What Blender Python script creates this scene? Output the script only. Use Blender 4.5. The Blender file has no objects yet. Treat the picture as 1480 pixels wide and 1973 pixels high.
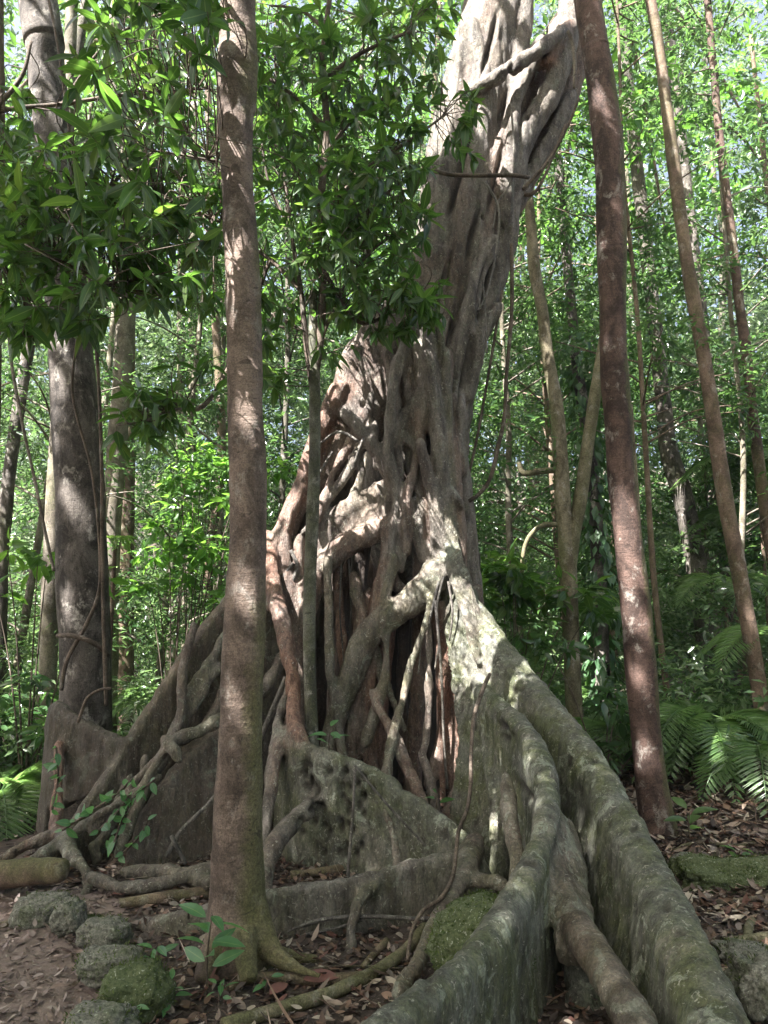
import bpy, math, random
import numpy as np
from mathutils import Vector, kdtree

random.seed(7)
rng = np.random.default_rng(11)
scene = bpy.context.scene
COL = scene.collection

# ------------------------------------------------------------------ camera
F, W, H = 1435.0, 1480.0, 1973.0
PITCH = math.radians(8.0)
CAM = np.array([0.0, 0.0, 1.55])
cp, sp = math.cos(PITCH), math.sin(PITCH)
FWD, UPV, RGT = np.array([0, cp, sp]), np.array([0, -sp, cp]), np.array([1.0, 0, 0])
cam_d = bpy.data.cameras.new('camera')
cam = bpy.data.objects.new('camera', cam_d)
COL.objects.link(cam)
cam.location = CAM
cam.rotation_euler = (math.radians(90) + PITCH, 0, 0)
cam_d.sensor_fit = 'VERTICAL'
cam_d.angle = 2 * math.atan(H / 2 / F)
cam_d.clip_end = 500
scene.camera = cam


def ray(px, py):
    return FWD + (px - W / 2) / F * RGT + (H / 2 - py) / F * UPV


def at(px, py, Y):
    """world point where the photo pixel's line of sight reaches depth Y"""
    d = ray(px, py)
    return CAM + d * (Y / d[1])


def scl(px, py, Y):
    """metres per photo pixel there"""
    return Y / ray(px, py)[1] / F


# ------------------------------------------------------------------ numpy noise
_perm = rng.permutation(256).astype(np.int64)
_perm = np.concatenate([_perm, _perm])
_g = rng.normal(size=(256, 3)); _g /= np.linalg.norm(_g, axis=1)[:, None]


def perlin(p):
    p = np.asarray(p, float)
    i = np.floor(p).astype(np.int64); f = p - i
    u = f * f * f * (f * (f * 6 - 15) + 10)
    out = 0
    for dx in (0, 1):
        wx = u[..., 0] if dx else 1 - u[..., 0]
        for dy in (0, 1):
            wy = u[..., 1] if dy else 1 - u[..., 1]
            for dz in (0, 1):
                wz = u[..., 2] if dz else 1 - u[..., 2]
                h = _perm[_perm[_perm[(i[..., 0] + dx) & 255] + ((i[..., 1] + dy) & 255)] + ((i[..., 2] + dz) & 255)]
                g = _g[h]
                out = out + wx * wy * wz * (g[..., 0] * (f[..., 0] - dx) + g[..., 1] * (f[..., 1] - dy) + g[..., 2] * (f[..., 2] - dz))
    return out * 1.5


def fbm(p, o=3):
    p = np.asarray(p, float)
    return sum(perlin(p * 2 ** k + 17 * k) / 2 ** k for k in range(o))


def gz(x, y):
    x = np.asarray(x, float); y = np.asarray(y, float)
    q = np.stack([x, y, 0 * x], -1)
    z = 0.05 * perlin(q * 0.6) + 0.02 * perlin(q * 2.1 + 5) - 0.03
    z = z + np.clip(y - 6.5, 0, 40) * 0.022 + np.clip(y - 19, 0, 60) ** 1.15 * 0.15
    z = z + 0.35 * np.clip((x - 1.7) / 2, 0, 1) * np.clip((y - 4.2) / 2.5, 0, 1)
    return z


# ------------------------------------------------------------------ mesh helpers
def make_mesh(name, V, loops, starts, mats, smooth=True, attrs=None, normals=None):
    me = bpy.data.meshes.new(name)
    V = np.asarray(V, np.float32)
    me.vertices.add(len(V)); me.vertices.foreach_set('co', V.ravel())
    me.loops.add(len(loops)); me.loops.foreach_set('vertex_index', np.asarray(loops, np.int32))
    me.polygons.add(len(starts)); me.polygons.foreach_set('loop_start', np.asarray(starts, np.int32))
    me.update(calc_edges=True)
    if smooth:
        me.polygons.foreach_set('use_smooth', np.ones(len(starts), bool))
    for k, a in (attrs or {}).items():
        a = np.asarray(a, np.float32)
        if a.ndim == 2:
            at_ = me.attributes.new(k, 'FLOAT_COLOR', 'POINT')
            at_.data.foreach_set('color', np.concatenate([a, np.ones((len(a), 1), np.float32)], 1).ravel())
        else:
            at_ = me.attributes.new(k, 'FLOAT', 'POINT')
            at_.data.foreach_set('value', a)
    for m in (mats if isinstance(mats, (list, tuple)) else [mats]):
        me.materials.append(m)
    me.validate()
    if normals is not None:
        me.normals_split_custom_set_from_vertices(normals)
    return me


class MB:
    """collects faces for ONE mesh object"""
    def __init__(s):
        s.V = []; s.L = []; s.S = []; s.n = 0; s.l = 0; s.A = []

    def add(s, V, faces, tone=(0, 0, 0)):
        V = np.asarray(V, float)
        for f in faces:
            s.S.append(s.l); s.L.extend(int(i) + s.n for i in f); s.l += len(f)
        s.V.append(V); s.n += len(V)
        t = np.asarray(tone, float)
        s.A.append(np.broadcast_to(t, (len(V), 3)) if t.ndim == 1 else t)

    def addq(s, V, Q, tone=(0, 0, 0)):
        """Q (m,k) face index array"""
        V = np.asarray(V, float); Q = np.asarray(Q)
        k = Q.shape[1]
        s.S.extend((s.l + k * np.arange(len(Q))).tolist()); s.L.extend((Q + s.n).ravel().tolist()); s.l += Q.size
        s.V.append(V); s.n += len(V)
        t = np.asarray(tone, float)
        s.A.append(np.broadcast_to(t, (len(V), 3)) if t.ndim == 1 else t)

    def mesh(s, name, mats, smooth=True):
        return make_mesh(name, np.concatenate(s.V), s.L, s.S, mats, smooth, {'tone': np.concatenate(s.A)})

    def build(s, name, mats, parent=None, smooth=True):
        return obj(name, s.mesh(name, mats, smooth), parent)


def obj(name, me, parent=None, loc=None):
    o = bpy.data.objects.new(name, me); COL.objects.link(o)
    if parent is not None:
        o.parent = parent
        o.location = -np.array(parent.location)
    if loc is not None:
        o.location = loc
    return o


def tag(o, label=None, cat=None, group=None, kind=None):
    if label: o['label'] = label
    if cat: o['category'] = cat
    if group: o['group'] = group
    if kind: o['kind'] = kind
    return o


def empty(name, loc, label, cat, group=None):
    o = bpy.data.objects.new(name, None); COL.objects.link(o)
    o.location = [float(v) for v in loc]; o.empty_display_size = 0.1
    return tag(o, label, cat, group)


def catmull(P, step):
    P = np.asarray(P, float)
    if len(P) == 2:
        n = max(2, int(np.linalg.norm((P[1] - P[0])[:3]) / step) + 1)
        t = np.linspace(0, 1, n)[:, None]
        return P[0] * (1 - t) + P[1] * t
    Q = np.concatenate([[2 * P[0] - P[1]], P, [2 * P[-1] - P[-2]]])
    out = []
    for i in range(len(P) - 1):
        a, b, c, d = Q[i:i + 4]
        n = max(1, int(np.ceil(np.linalg.norm((c - b)[:3]) / step)))
        t = (np.arange(n) / n)[:, None]
        out.append(0.5 * (2 * b + (c - a) * t + (2 * a - 5 * b + 4 * c - d) * t ** 2 + (3 * b - a - 3 * c + d) * t ** 3))
    out.append(P[-1:])
    R = np.concatenate(out)
    if P.shape[1] > 3:
        R[:, 3:] = np.maximum(R[:, 3:], P[:, 3:].min(0) * 0.7)
    return R


def frames(P):
    T = np.gradient(P, axis=0); T /= np.linalg.norm(T, axis=1)[:, None] + 1e-9
    a = np.array([0, 1.0, 0]) if abs(T[0][1]) < 0.8 else np.array([1.0, 0, 0])
    N = np.zeros_like(P)
    n = a - T[0] * (a @ T[0])
    for i in range(len(P)):
        n = n - T[i] * (n @ T[i]); n /= np.linalg.norm(n) + 1e-9
        N[i] = n
    return T, N, np.cross(T, N)


def tube_vf(P4, seg=10, step=None, lump=0.0, freq=3.0, caps=True, squash=None):
    """P4 rows: x y z r -> closed tapering tube"""
    P4 = np.asarray(P4, float)
    step = step or max(0.02, P4[:, 3].mean() * 0.8)
    C = catmull(P4, step)
    P, r = C[:, :3], C[:, 3]
    T, N, B = frames(P)
    th = np.arange(seg) / seg * 2 * np.pi
    ring = np.cos(th)[None, :, None] * N[:, None, :] + np.sin(th)[None, :, None] * B[:, None, :]
    rr = np.repeat(r[:, None], seg, 1)
    if lump:
        q = P[:, None, :] + ring * r[:, None, None]
        rr = rr * (1 + lump * fbm(q * np.array([freq, freq, freq * 0.4]), 3))
    V = (P[:, None, :] + ring * rr[:, :, None]).reshape(-1, 3)
    n = len(P)
    i = np.arange(n - 1)[:, None] * seg; j = np.arange(seg)[None, :]; k = (j + 1) % seg
    Q = np.stack([i + j, i + k, i + seg + k, i + seg + j], -1).reshape(-1, 4)
    faces = [tuple(q) for q in Q]
    if caps:
        faces.append(tuple(range(seg - 1, -1, -1))); faces.append(tuple((n - 1) * seg + np.arange(seg)))
    return V, faces


def px4(pts, Y=None):
    """[(px,py,rpx[,Y])] -> x y z r"""
    out = []
    for p in pts:
        y = p[3] if len(p) > 3 else Y
        out.append([*at(p[0], p[1], y), p[2] * scl(p[0], p[1], y)])
    return np.array(out)


def blade_vf(P4, flare=1.2, drop=None, lean=(0, 0), step=0.05, rows=9, wav=0.0):
    """buttress: a crest line P4 (x y z r) with a wall hanging from it down into the ground"""
    C = catmull(np.asarray(P4, float), step)
    P, r = C[:, :3], C[:, 3]
    T = np.gradient(P[:, :2], axis=0); T /= np.linalg.norm(T, axis=1)[:, None] + 1e-9
    for _ in range(6):
        T[1:-1] = (T[:-2] + T[1:-1] * 2 + T[2:]) / 4
    T /= np.linalg.norm(T, axis=1)[:, None] + 1e-9
    Nn = np.stack([T[:, 1], -T[:, 0]], 1)
    g = gz(P[:, 0], P[:, 1]) - 0.12
    zb = g if drop is None else np.maximum(g, P[:, 2] - np.interp(np.linspace(0, 1, len(P)), np.linspace(0, 1, len(drop)), drop))
    Hh = np.maximum(P[:, 2] - zb, 0.03)
    secs = []
    hs = np.linspace(1, 0.0, rows)
    prof = [(+1, h) for h in hs[:-1]] + [('a', a) for a in np.linspace(0, np.pi, 7)] + [(-1, h) for h in hs[::-1][1:]]
    for sgn, h in prof:
        if sgn == 'a':
            off = np.cos(h) * r; z = P[:, 2] - r + np.sin(h) * r; hh = np.zeros(len(P))
        else:
            hh = np.full(len(P), h)
            z = P[:, 2] - r - (Hh - r).clip(0.01) * h
            off = sgn * r * (0.92 + flare * h ** 1.7)
            if wav:
                q = np.stack([P[:, 0] * 3, P[:, 1] * 3, z * 0.8 + 9 * sgn], -1)
                off = off + sgn * wav * perlin(q)
        L = (P[:, 2] - z) [:, None] * np.asarray(lean)[None, :]
        secs.append(np.concatenate([P[:, :2] + Nn * off[:, None] + L, z[:, None]], 1))
    S = np.stack(secs, 1); n, k = S.shape[:2]
    i = np.arange(n - 1)[:, None] * k; j = np.arange(k)[None, :]; kk = (j + 1) % k
    Q = np.stack([i + j, i + kk, i + k + kk, i + k + j], -1).reshape(-1, 4)
    faces = [tuple(q) for q in Q] + [tuple(range(k - 1, -1, -1)), tuple((n - 1) * k + np.arange(k))]
    return S.reshape(-1, 3), faces


def ribbon_vf(Lp, Rp, th, n=30, bulge=0.0):
    """slab between two edge lines (x y z arrays), thickness th"""
    def res(A):
        A = catmull(np.asarray(A, float), 0.04)
        s = np.r_[0, np.cumsum(np.linalg.norm(np.diff(A, axis=0), axis=1))]; s /= s[-1]
        t = np.linspace(0, 1, n)
        return np.stack([np.interp(t, s, A[:, c]) for c in range(3)], 1)
    A, B = res(Lp), res(Rp)
    Mid = (A + B) / 2
    T = np.gradient(Mid, axis=0); X = B - A
    Nn = np.cross(T, X); Nn /= np.linalg.norm(Nn, axis=1)[:, None] + 1e-9
    th_ = np.arange(16) / 16 * 2 * np.pi
    c, s = np.cos(th_), np.sin(th_)
    cx = np.sign(c) * np.abs(c) ** 0.6; sy = np.sign(s) * np.abs(s) ** 0.8
    V = Mid[:, None, :] + X[:, None, :] / 2 * cx[None, :, None] + Nn[:, None, :] * (th * sy)[None, :, None]
    k = 16
    i = np.arange(n - 1)[:, None] * k; j = np.arange(k)[None, :]; kk = (j + 1) % k
    Q = np.stack([i + j, i + kk, i + k + kk, i + k + j], -1).reshape(-1, 4)
    faces = [tuple(q) for q in Q] + [tuple(range(k - 1, -1, -1)), tuple((n - 1) * k + np.arange(k))]
    return V.reshape(-1, 3), faces


def vnormals(V, loops, starts):
    tot = np.diff(np.r_[starts, len(loops)])
    a = V[loops[starts]]; b = V[loops[starts + 1]]; c = V[loops[starts + 2]]
    d = V[loops[starts + np.minimum(3, tot - 1)]]
    fn = np.cross(c - a, d - b) if (tot == 4).all() else np.cross(b - a, c - a)
    N = np.zeros_like(V)
    for k in range(4):
        m = tot > k
        np.add.at(N, loops[starts[m] + k], fn[m])
    return N / (np.linalg.norm(N, axis=1)[:, None] + 1e-12)


def fuse(prims, voxel, smooth=4, disp=None):
    """melts the closed shapes of one grown thing together; gives back vertices, faces and, per vertex, the shape it came from"""
    mb = MB()
    src, sid = [], []
    for k, p in enumerate(prims):
        mb.add(p['V'], p['F'])
        src.append(p['V']); sid += [k] * len(p['V'])
    me = mb.mesh('grown', [])
    o = bpy.data.objects.new('grown', me); COL.objects.link(o)
    m = o.modifiers.new('r', 'REMESH'); m.mode = 'VOXEL'; m.voxel_size = voxel; m.adaptivity = 0
    dg = bpy.context.evaluated_depsgraph_get()
    ev = o.evaluated_get(dg)
    em = ev.to_mesh()
    V = np.empty(len(em.vertices) * 3, np.float32); em.vertices.foreach_get('co', V); V = V.reshape(-1, 3).astype(float)
    Lp = np.empty(len(em.loops), np.int32); em.loops.foreach_get('vertex_index', Lp)
    St = np.empty(len(em.polygons), np.int32); em.polygons.foreach_get('loop_start', St)
    E = np.empty(len(em.edges) * 2, np.int32); em.edges.foreach_get('vertices', E); E = E.reshape(-1, 2)
    ev.to_mesh_clear()
    bpy.data.objects.remove(o); bpy.data.meshes.remove(me)
    src = np.concatenate(src); sid = np.array(sid)
    kd = kdtree.KDTree(len(src))
    for i, v in enumerate(src): kd.insert(v, i)
    kd.balance()
    own = np.array([sid[kd.find(v)[1]] for v in V])
    deg = np.bincount(E.ravel(), minlength=len(V))[:, None].clip(1)

    def avg(A):
        S = np.zeros_like(A)
        np.add.at(S, E[:, 0], A[E[:, 1]]); np.add.at(S, E[:, 1], A[E[:, 0]])
        return S / deg
    for _ in range(smooth):
        V = V * 0.45 + avg(V) * 0.55
    tone = np.array([p['tone'] for p in prims])[own].astype(float)
    for _ in range(14):
        tone = tone * 0.4 + avg(tone) * 0.6
    lab_ = np.array([p['part'] for p in prims])[own]
    for _ in range(2):      # stray islands of a part go to the part round them
        par = list(range(len(V)))

        def find(a):
            while par[a] != a:
                par[a] = par[par[a]]; a = par[a]
            return a
        for a, b in E[lab_[E[:, 0]] == lab_[E[:, 1]]].tolist():
            ra, rb = find(a), find(b)
            if ra != rb: par[ra] = rb
        comp = np.array([find(a) for a in range(len(V))])
        size = np.bincount(comp, minlength=len(V))
        best = {}
        for c_ in np.unique(comp):
            l_ = lab_[c_]
            if l_ not in best or size[c_] > size[best[l_]]: best[l_] = c_
        bad = comp != np.array([best.get(l_, -1) for l_ in range(lab_.max() + 1)])[lab_]
        new = np.where(bad, -1, lab_)
        for _i in range(200):
            if not (new < 0).any(): break
            for x_, y_ in ((0, 1), (1, 0)):
                m_ = (new[E[:, x_]] < 0) & (new[E[:, y_]] >= 0)
                new[E[m_, x_]] = new[E[m_, y_]]
        lab_ = np.where(new < 0, lab_, new)
    N = vnormals(V, Lp, St)
    if disp is not None:
        V = V + N * disp(V, N, own, tone)[:, None]
        N = vnormals(V, Lp, St)
    return V, Lp, St, lab_, tone, N


def split_build(fused, prims, names, mat, parent):
    """one mesh object per part; prims[k]['part'] indexes names"""
    V, Lp, St, own, tone, N = fused
    tot = np.diff(np.r_[St, len(Lp)])
    fp = own[Lp[St]]
    out = {}
    for k, nm in enumerate(names):
        fs = np.nonzero(fp == k)[0]
        if len(fs) < 4: continue
        idx = np.concatenate([Lp[St[fs] + q][:, None] for q in range(4)], 1) if (tot[fs] == 4).all() else None
        if idx is None:
            idx3 = [Lp[St[f]:St[f] + tot[f]] for f in fs]
            flat = np.concatenate(idx3); starts = np.r_[0, np.cumsum([len(a) for a in idx3])[:-1]]
        else:
            flat = idx.ravel(); starts = np.arange(len(fs)) * 4
        u, inv = np.unique(flat, return_inverse=True)
        me = make_mesh(nm, V[u], inv, starts, mat, True, {'tone': tone[u]}, N[u])
        out[k] = obj(nm, me, parent)
    return out


# ------------------------------------------------------------------ leaves
def unit(A):
    return A / (np.linalg.norm(A, axis=-1, keepdims=True) + 1e-9)


def leaf_lo(C, D, Nn, L, Wd):
    """folded four-point leaves"""
    D = unit(D); S = unit(np.cross(D, Nn)); U = np.cross(S, D)
    L = L[:, None]; Wd = Wd[:, None]
    b = C; t = C + D * L - U * L * 0.12
    m = C + D * L * 0.45
    l = m + S * Wd / 2 + U * Wd * 0.12; r = m - S * Wd / 2 + U * Wd * 0.12
    V = np.stack([b, r, t, l], 1).reshape(-1, 3)
    i = np.arange(len(C))[:, None] * 4
    Q = np.concatenate([i + [[0, 1, 2]], i + [[0, 2, 3]]], 1).reshape(-1, 3)
    lx = np.tile([0, 1, 0, 1.0], len(C))
    return V, Q, lx


_ST = np.array([0, .12, .3, .5, .7, .87, 1.0]); _SW = np.array([.06, .55, .95, 1, .78, .38, .02])


def leaf_hi(C, D, Nn, L, Wd, curl=0.25):
    D = unit(D); S = unit(np.cross(D, Nn)); U = np.cross(S, D)
    n, k = len(C), len(_ST)
    t = _ST[None, :, None]; w = _SW[None, :, None]
    curl = np.broadcast_to(np.asarray(curl, float), (n,))[:, None, None]
    Lc = L[:, None, None]; Wc = Wd[:, None, None]
    mid = C[:, None, :] + D[:, None, :] * Lc * t - U[:, None, :] * Lc * curl * t ** 2
    e = S[:, None, :] * Wc * w / 2; up = U[:, None, :] * Wc * w * 0.14
    V = np.stack([mid + e + up, mid, mid - e + up], 2).reshape(-1, 3)
    base = np.arange(n)[:, None, None] * (k * 3) + np.arange(k - 1)[None, :, None] * 3
    q = np.array([[0, 1, 4, 3], [1, 2, 5, 4]])
    Q = (base[..., None] + q[None, None]).reshape(-1, 4)
    lx = np.tile(np.tile([1.0, 0, 1.0], k), n)
    return V, Q, lx


def leaf_mesh(name, data, mat):
    V, Q, lx = data
    k = Q.shape[1]
    return make_mesh(name, V, Q.ravel(), np.arange(len(Q)) * k, mat, k == 4, {'lx': lx})


def cat_leaves(ds):
    Vs, Qs, ls, n = [], [], [], 0
    for V, Q, lx in ds:
        Vs.append(V); Qs.append(Q + n); ls.append(lx); n += len(V)
    return np.concatenate(Vs), np.concatenate(Qs), np.concatenate(ls)


def clump_leaves(cent, rad, n, Lr, asp=0.36, droop=0.35, flat=0.6, tilt=0.55):
    """leaf-sized faces scattered in twig-like sprays inside clumps. cent (k,3) rad (k,) n leaves per clump"""
    k = len(cent)
    sp_n = max(1, n // 7)
    ci = np.repeat(np.arange(k), sp_n)
    o = unit(rng.normal(size=(len(ci), 3))) * (rng.random((len(ci), 1)) ** 0.45)
    o[:, 2] *= flat
    tw = cent[ci] + o * rad[ci][:, None]
    ti = np.repeat(np.arange(len(tw)), 7)
    d = rng.normal(size=(len(ti), 3)); d[:, 2] = d[:, 2] * 0.45 - droop
    d = unit(d) + unit(o)[ti] * 0.5
    L = rng.uniform(*Lr, len(ti))
    C = tw[ti] + unit(d) * (L * rng.uniform(0, 0.5, len(ti)))[:, None] + rng.normal(size=(len(ti), 3)) * 0.03
    Nn = rng.normal(size=(len(ti), 3)) * tilt + np.array([0, 0, 1.0])
    return C, unit(d), Nn, L, L * asp * rng.uniform(0.75, 1.2, len(ti))


# ------------------------------------------------------------------ materials
class NT:
    def __init__(s, name):
        s.m = bpy.data.materials.new(name); s.m.use_nodes = True
        s.t = s.m.node_tree; s.t.nodes.clear()
        s.out = s.t.nodes.new('ShaderNodeOutputMaterial')

    def n(s, typ, inp=None, **kw):
        nd = s.t.nodes.new(typ)
        for k, v in kw.items(): setattr(nd, k, v)
        for k, v in (inp or {}).items():
            if hasattr(v, 'node'):
                s.t.links.new(v, nd.inputs[k])
            else:
                nd.inputs[k].default_value = v
        return nd

    def coord(s, scale=(1, 1, 1)):
        tc = s.n('ShaderNodeTexCoord')
        geo = s.n('ShaderNodeNewGeometry')
        mp = s.n('ShaderNodeMapping', {'Vector': geo.outputs['Position'], 'Scale': scale})
        return mp.outputs[0]

    def noise(s, vec, scale, detail=4, rough=0.55, dist=0.0):
        return s.n('ShaderNodeTexNoise', {'Vector': vec, 'Scale': scale, 'Detail': detail, 'Roughness': rough, 'Distortion': dist}).outputs['Fac']

    def ramp(s, fac, a, b, lo=0.0, hi=1.0):
        return s.n('ShaderNodeMapRange', {'Value': fac, 'From Min': a, 'From Max': b, 'To Min': lo, 'To Max': hi}, clamp=True).outputs[0]

    def mix(s, fac, a, b, blend='MIX'):
        nd = s.n('ShaderNodeMix', data_type='RGBA', blend_type=blend)
        for k, v in ((0, fac), (6, a), (7, b)):
            if hasattr(v, 'node'): s.t.links.new(v, nd.inputs[k])
            else: nd.inputs[k].default_value = v if k == 0 else (*v, 1)
        return nd.outputs[2]

    def math(s, op, a, b=0.0):
        nd = s.n('ShaderNodeMath', operation=op)
        for k, v in ((0, a), (1, b)):
            if hasattr(v, 'node'): s.t.links.new(v, nd.inputs[k])
            else: nd.inputs[k].default_value = v
        return nd.outputs[0]

    def bump(s, h, strength, dist, normal=None):
        i = {'Height': h, 'Strength': strength, 'Distance': dist}
        if normal is not None: i['Normal'] = normal
        return s.n('ShaderNodeBump', i).outputs[0]

    def done(s, color, rough, normal=None, spec=0.4):
        b = s.n('ShaderNodeBsdfPrincipled', {'Roughness': rough, 'Specular IOR Level': spec})
        if hasattr(color, 'node'): s.t.links.new(color, b.inputs['Base Color'])
        else: b.inputs['Base Color'].default_value = (*color, 1)
        if normal is not None: s.t.links.new(normal, b.inputs['Normal'])
        s.t.links.new(b.outputs[0], s.out.inputs[0])
        return s.m


def mat_fig():
    t = NT('fig_bark')
    tone = t.n('ShaderNodeAttribute', attribute_name='tone')
    sep = t.n('ShaderNodeSeparateColor', {'Color': tone.outputs['Color']})
    red, moss, dark = sep.outputs
    v = t.coord(); vs = t.coord((1, 1, 0.28))
    big = t.noise(v, 2.2, 5, 0.6)
    streak = t.noise(vs, 9, 6, 0.62, 0.4)
    fine = t.noise(v, 60, 4, 0.6)
    fine2 = t.noise(vs, 34, 5, 0.7, 0.3)
    mid = t.noise(t.coord((1, 1, .5)), 22, 6, .7, .6)
    gl = t.mix(t.ramp(streak, .38, .63), (0.058, 0.051, 0.046), (0.225, 0.202, 0.182))
    gm = t.mix(t.ramp(streak, .38, .63), (0.070, 0.070, 0.056), (0.175, 0.178, 0.148))
    c = t.mix(t.ramp(moss, .15, .6), gl, gm)
    c = t.mix(t.math('MULTIPLY', t.ramp(big, .5, .68), .55), c, (0.25, 0.225, 0.18))
    r2 = t.mix(t.ramp(fine2, .35, .68), (0.10, 0.050, 0.036), (0.33, 0.19, 0.135))
    c = t.mix(t.math('MULTIPLY', red, t.ramp(big, .28, .58, .45, 1.0)), c, r2)
    c = t.mix(.55, c, t.mix(t.ramp(mid, .34, .66), (.38, .38, .38), (1.45, 1.42, 1.36)), 'MULTIPLY')
    mo = t.math('MULTIPLY', moss, t.ramp(t.noise(v, 4.5, 6, 0.65, 0.6), .42, .60))
    c = t.mix(t.math('MULTIPLY', mo, .85), c, t.mix(t.ramp(mid, .3, .7), (0.030, 0.042, 0.012), (0.125, 0.135, 0.05)))
    li = t.math('MULTIPLY', t.ramp(moss, 0.0, .6, .25, 1), t.ramp(t.noise(v, 7.5, 6, 0.7, 0.9), .575, .61))
    c = t.mix(t.math('MULTIPLY', li, .5), c, t.mix(fine, (0.22, 0.25, 0.18), (0.42, 0.44, 0.36)))
    sk = t.ramp(t.noise(v, 34, 4, 0.7, 1.2), .61, .635)
    c = t.mix(t.math('MULTIPLY', sk, .6), c, (0.42, 0.40, 0.33))
    f3 = t.noise(t.coord((1, 1, .6)), 95, 4, .72)
    c = t.mix(.65, c, t.mix(t.ramp(f3, .36, .64), (.5, .49, .48), (1.45, 1.44, 1.4)), 'MULTIPLY')
    wr = t.noise(t.coord((1, 1, 4.0)), 13, 4, .6, 1.2)
    c = t.mix(t.ramp(wr, .64, .68, 0, .45), c, (0.045, 0.036, 0.028))
    dk = t.ramp(t.noise(vs, 16, 5, 0.7, 0.8), .62, .72)
    c = t.mix(t.math('MULTIPLY', dk, .55), c, (0.05, 0.036, 0.026))
    c = t.mix(t.math('MULTIPLY', dark, .85), c, (0.026, 0.019, 0.014))  # dark tone also carries painted shade of hollow, slits and left buttress
    nrm = t.bump(streak, .8, .04)
    nrm = t.bump(mid, .7, .02, nrm)
    nrm = t.bump(fine2, .7, .015, nrm)
    nrm = t.bump(t.math('ADD', fine, f3), .7, .007, nrm)
    nrm = t.bump(wr, .25, -.01, nrm)
    return t.done(c, t.ramp(big, .3, .7, .6, .85), nrm, .35)


def mat_bark(name, c1, c2, moss=0.5, ring=0.0, vert=0.0, pale=0.15, mosscol=(0.085, 0.10, 0.025), bs=1.0):
    """ring: fine horizontal ridges, vert: long vertical fissures; attribute tone.g = moss cover"""
    t = NT(name)
    tone = t.n('ShaderNodeAttribute', attribute_name='tone')
    sep = t.n('ShaderNodeSeparateColor', {'Color': tone.outputs['Color']})
    v = t.coord(); vv = t.coord((1, 1, 0.12)); vh = t.coord((1, 1, 5.5))
    big = t.noise(v, 3.1, 5, .62, .3); fine = t.noise(v, 55, 5, .65)
    hor = t.noise(vh, 9, 5, .65, .5); ver = t.noise(vv, 26, 6, .7, .3)
    f = t.math('ADD', t.math('MULTIPLY', hor, ring), t.math('ADD', t.math('MULTIPLY', ver, vert), t.math('MULTIPLY', fine, max(0.05, 1 - ring - vert))))
    patch = t.ramp(t.noise(t.coord((1, 1, .6)), 5.5, 6, .68, .7), .40, .60)
    f = t.math('ADD', t.math('MULTIPLY', f, .62), t.math('MULTIPLY', patch, .30))
    c = t.mix(t.ramp(f, .30, .68), c1, c2)
    c = t.mix(t.math('MULTIPLY', t.ramp(big, .52, .66), .5), c, tuple(x * 0.55 for x in c1))
    pl = t.ramp(t.noise(t.coord((1, 1, .7)), 8, 7, .72, .3), .56, .64)
    c = t.mix(t.math('MULTIPLY', pl, pale * 3), c, (0.36, 0.33, 0.29))
    mo = t.ramp(t.math('ADD', t.math('MULTIPLY', sep.outputs[1], .8), t.math('MULTIPLY', t.noise(v, 11, 6, .7), .8)), .62, .95)
    c = t.mix(t.math('MULTIPLY', mo, moss), c, t.mix(t.ramp(fine, .3, .7), tuple(x * .55 for x in mosscol), tuple(x * 1.5 for x in mosscol)))
    kn = t.ramp(t.noise(t.coord((1, 1, 1.7)), 7, 3, .5, 2.2), .66, .69)
    c = t.mix(t.math('MULTIPLY', kn, .6), c, tuple(x * .5 for x in c1))
    sp_ = t.noise(v, 130, 3, .7)
    c = t.mix(.6, c, t.mix(t.ramp(sp_, .36, .64), (.45, .44, .43), (1.5, 1.48, 1.45)), 'MULTIPLY')
    n = t.bump(t.math('MULTIPLY', hor, t.math('ADD', .3, patch)), .9 * ring * bs, .02)
    n = t.bump(ver, 1.0 * vert * bs, .035, n)
    n = t.bump(fine, .5 * bs, .008, n)
    return t.done(c, .82, n, .25)


def mat_leaf(name, cols, trans=.38, rough=.38, tcol=(0.22, 0.42, 0.04), midrib=True, spec=.6):
    t = NT(name)
    geo = t.n('ShaderNodeNewGeometry')
    rnd = geo.outputs['Random Per Island']
    r = t.n('ShaderNodeValToRGB', {'Fac': rnd})
    els = r.color_ramp.elements
    while len(els) < len(cols): els.new(0.5)
    for i, c in enumerate(cols):
        els[i].position = i / (len(cols) - 1); els[i].color = (*c, 1)
    col = r.outputs['Color']
    v = t.coord()
    col = t.mix(.3, col, t.mix(t.ramp(t.noise(v, 40, 3), .3, .7), (0.5, 0.5, 0.5), (1.2, 1.2, 1.0)), 'MULTIPLY')
    if midrib:
        lx = t.n('ShaderNodeAttribute', attribute_name='lx').outputs['Fac']
        col = t.mix(t.ramp(lx, .10, .03, 0, .45), col, (0.22, 0.30, 0.10))
    b = t.n('ShaderNodeBsdfPrincipled', {'Roughness': rough, 'Specular IOR Level': spec, 'Base Color': col})
    tc = t.mix(.5, tcol, t.mix(1.0, col, (4.2, 4.2, 3.2), 'MULTIPLY'))
    tr = t.n('ShaderNodeBsdfTranslucent', {'Color': tc})
    mx = t.n('ShaderNodeMixShader', {'Fac': trans, 1: b.outputs[0], 2: tr.outputs[0]})
    t.t.links.new(mx.outputs[0], t.out.inputs[0])
    return t.m


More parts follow.
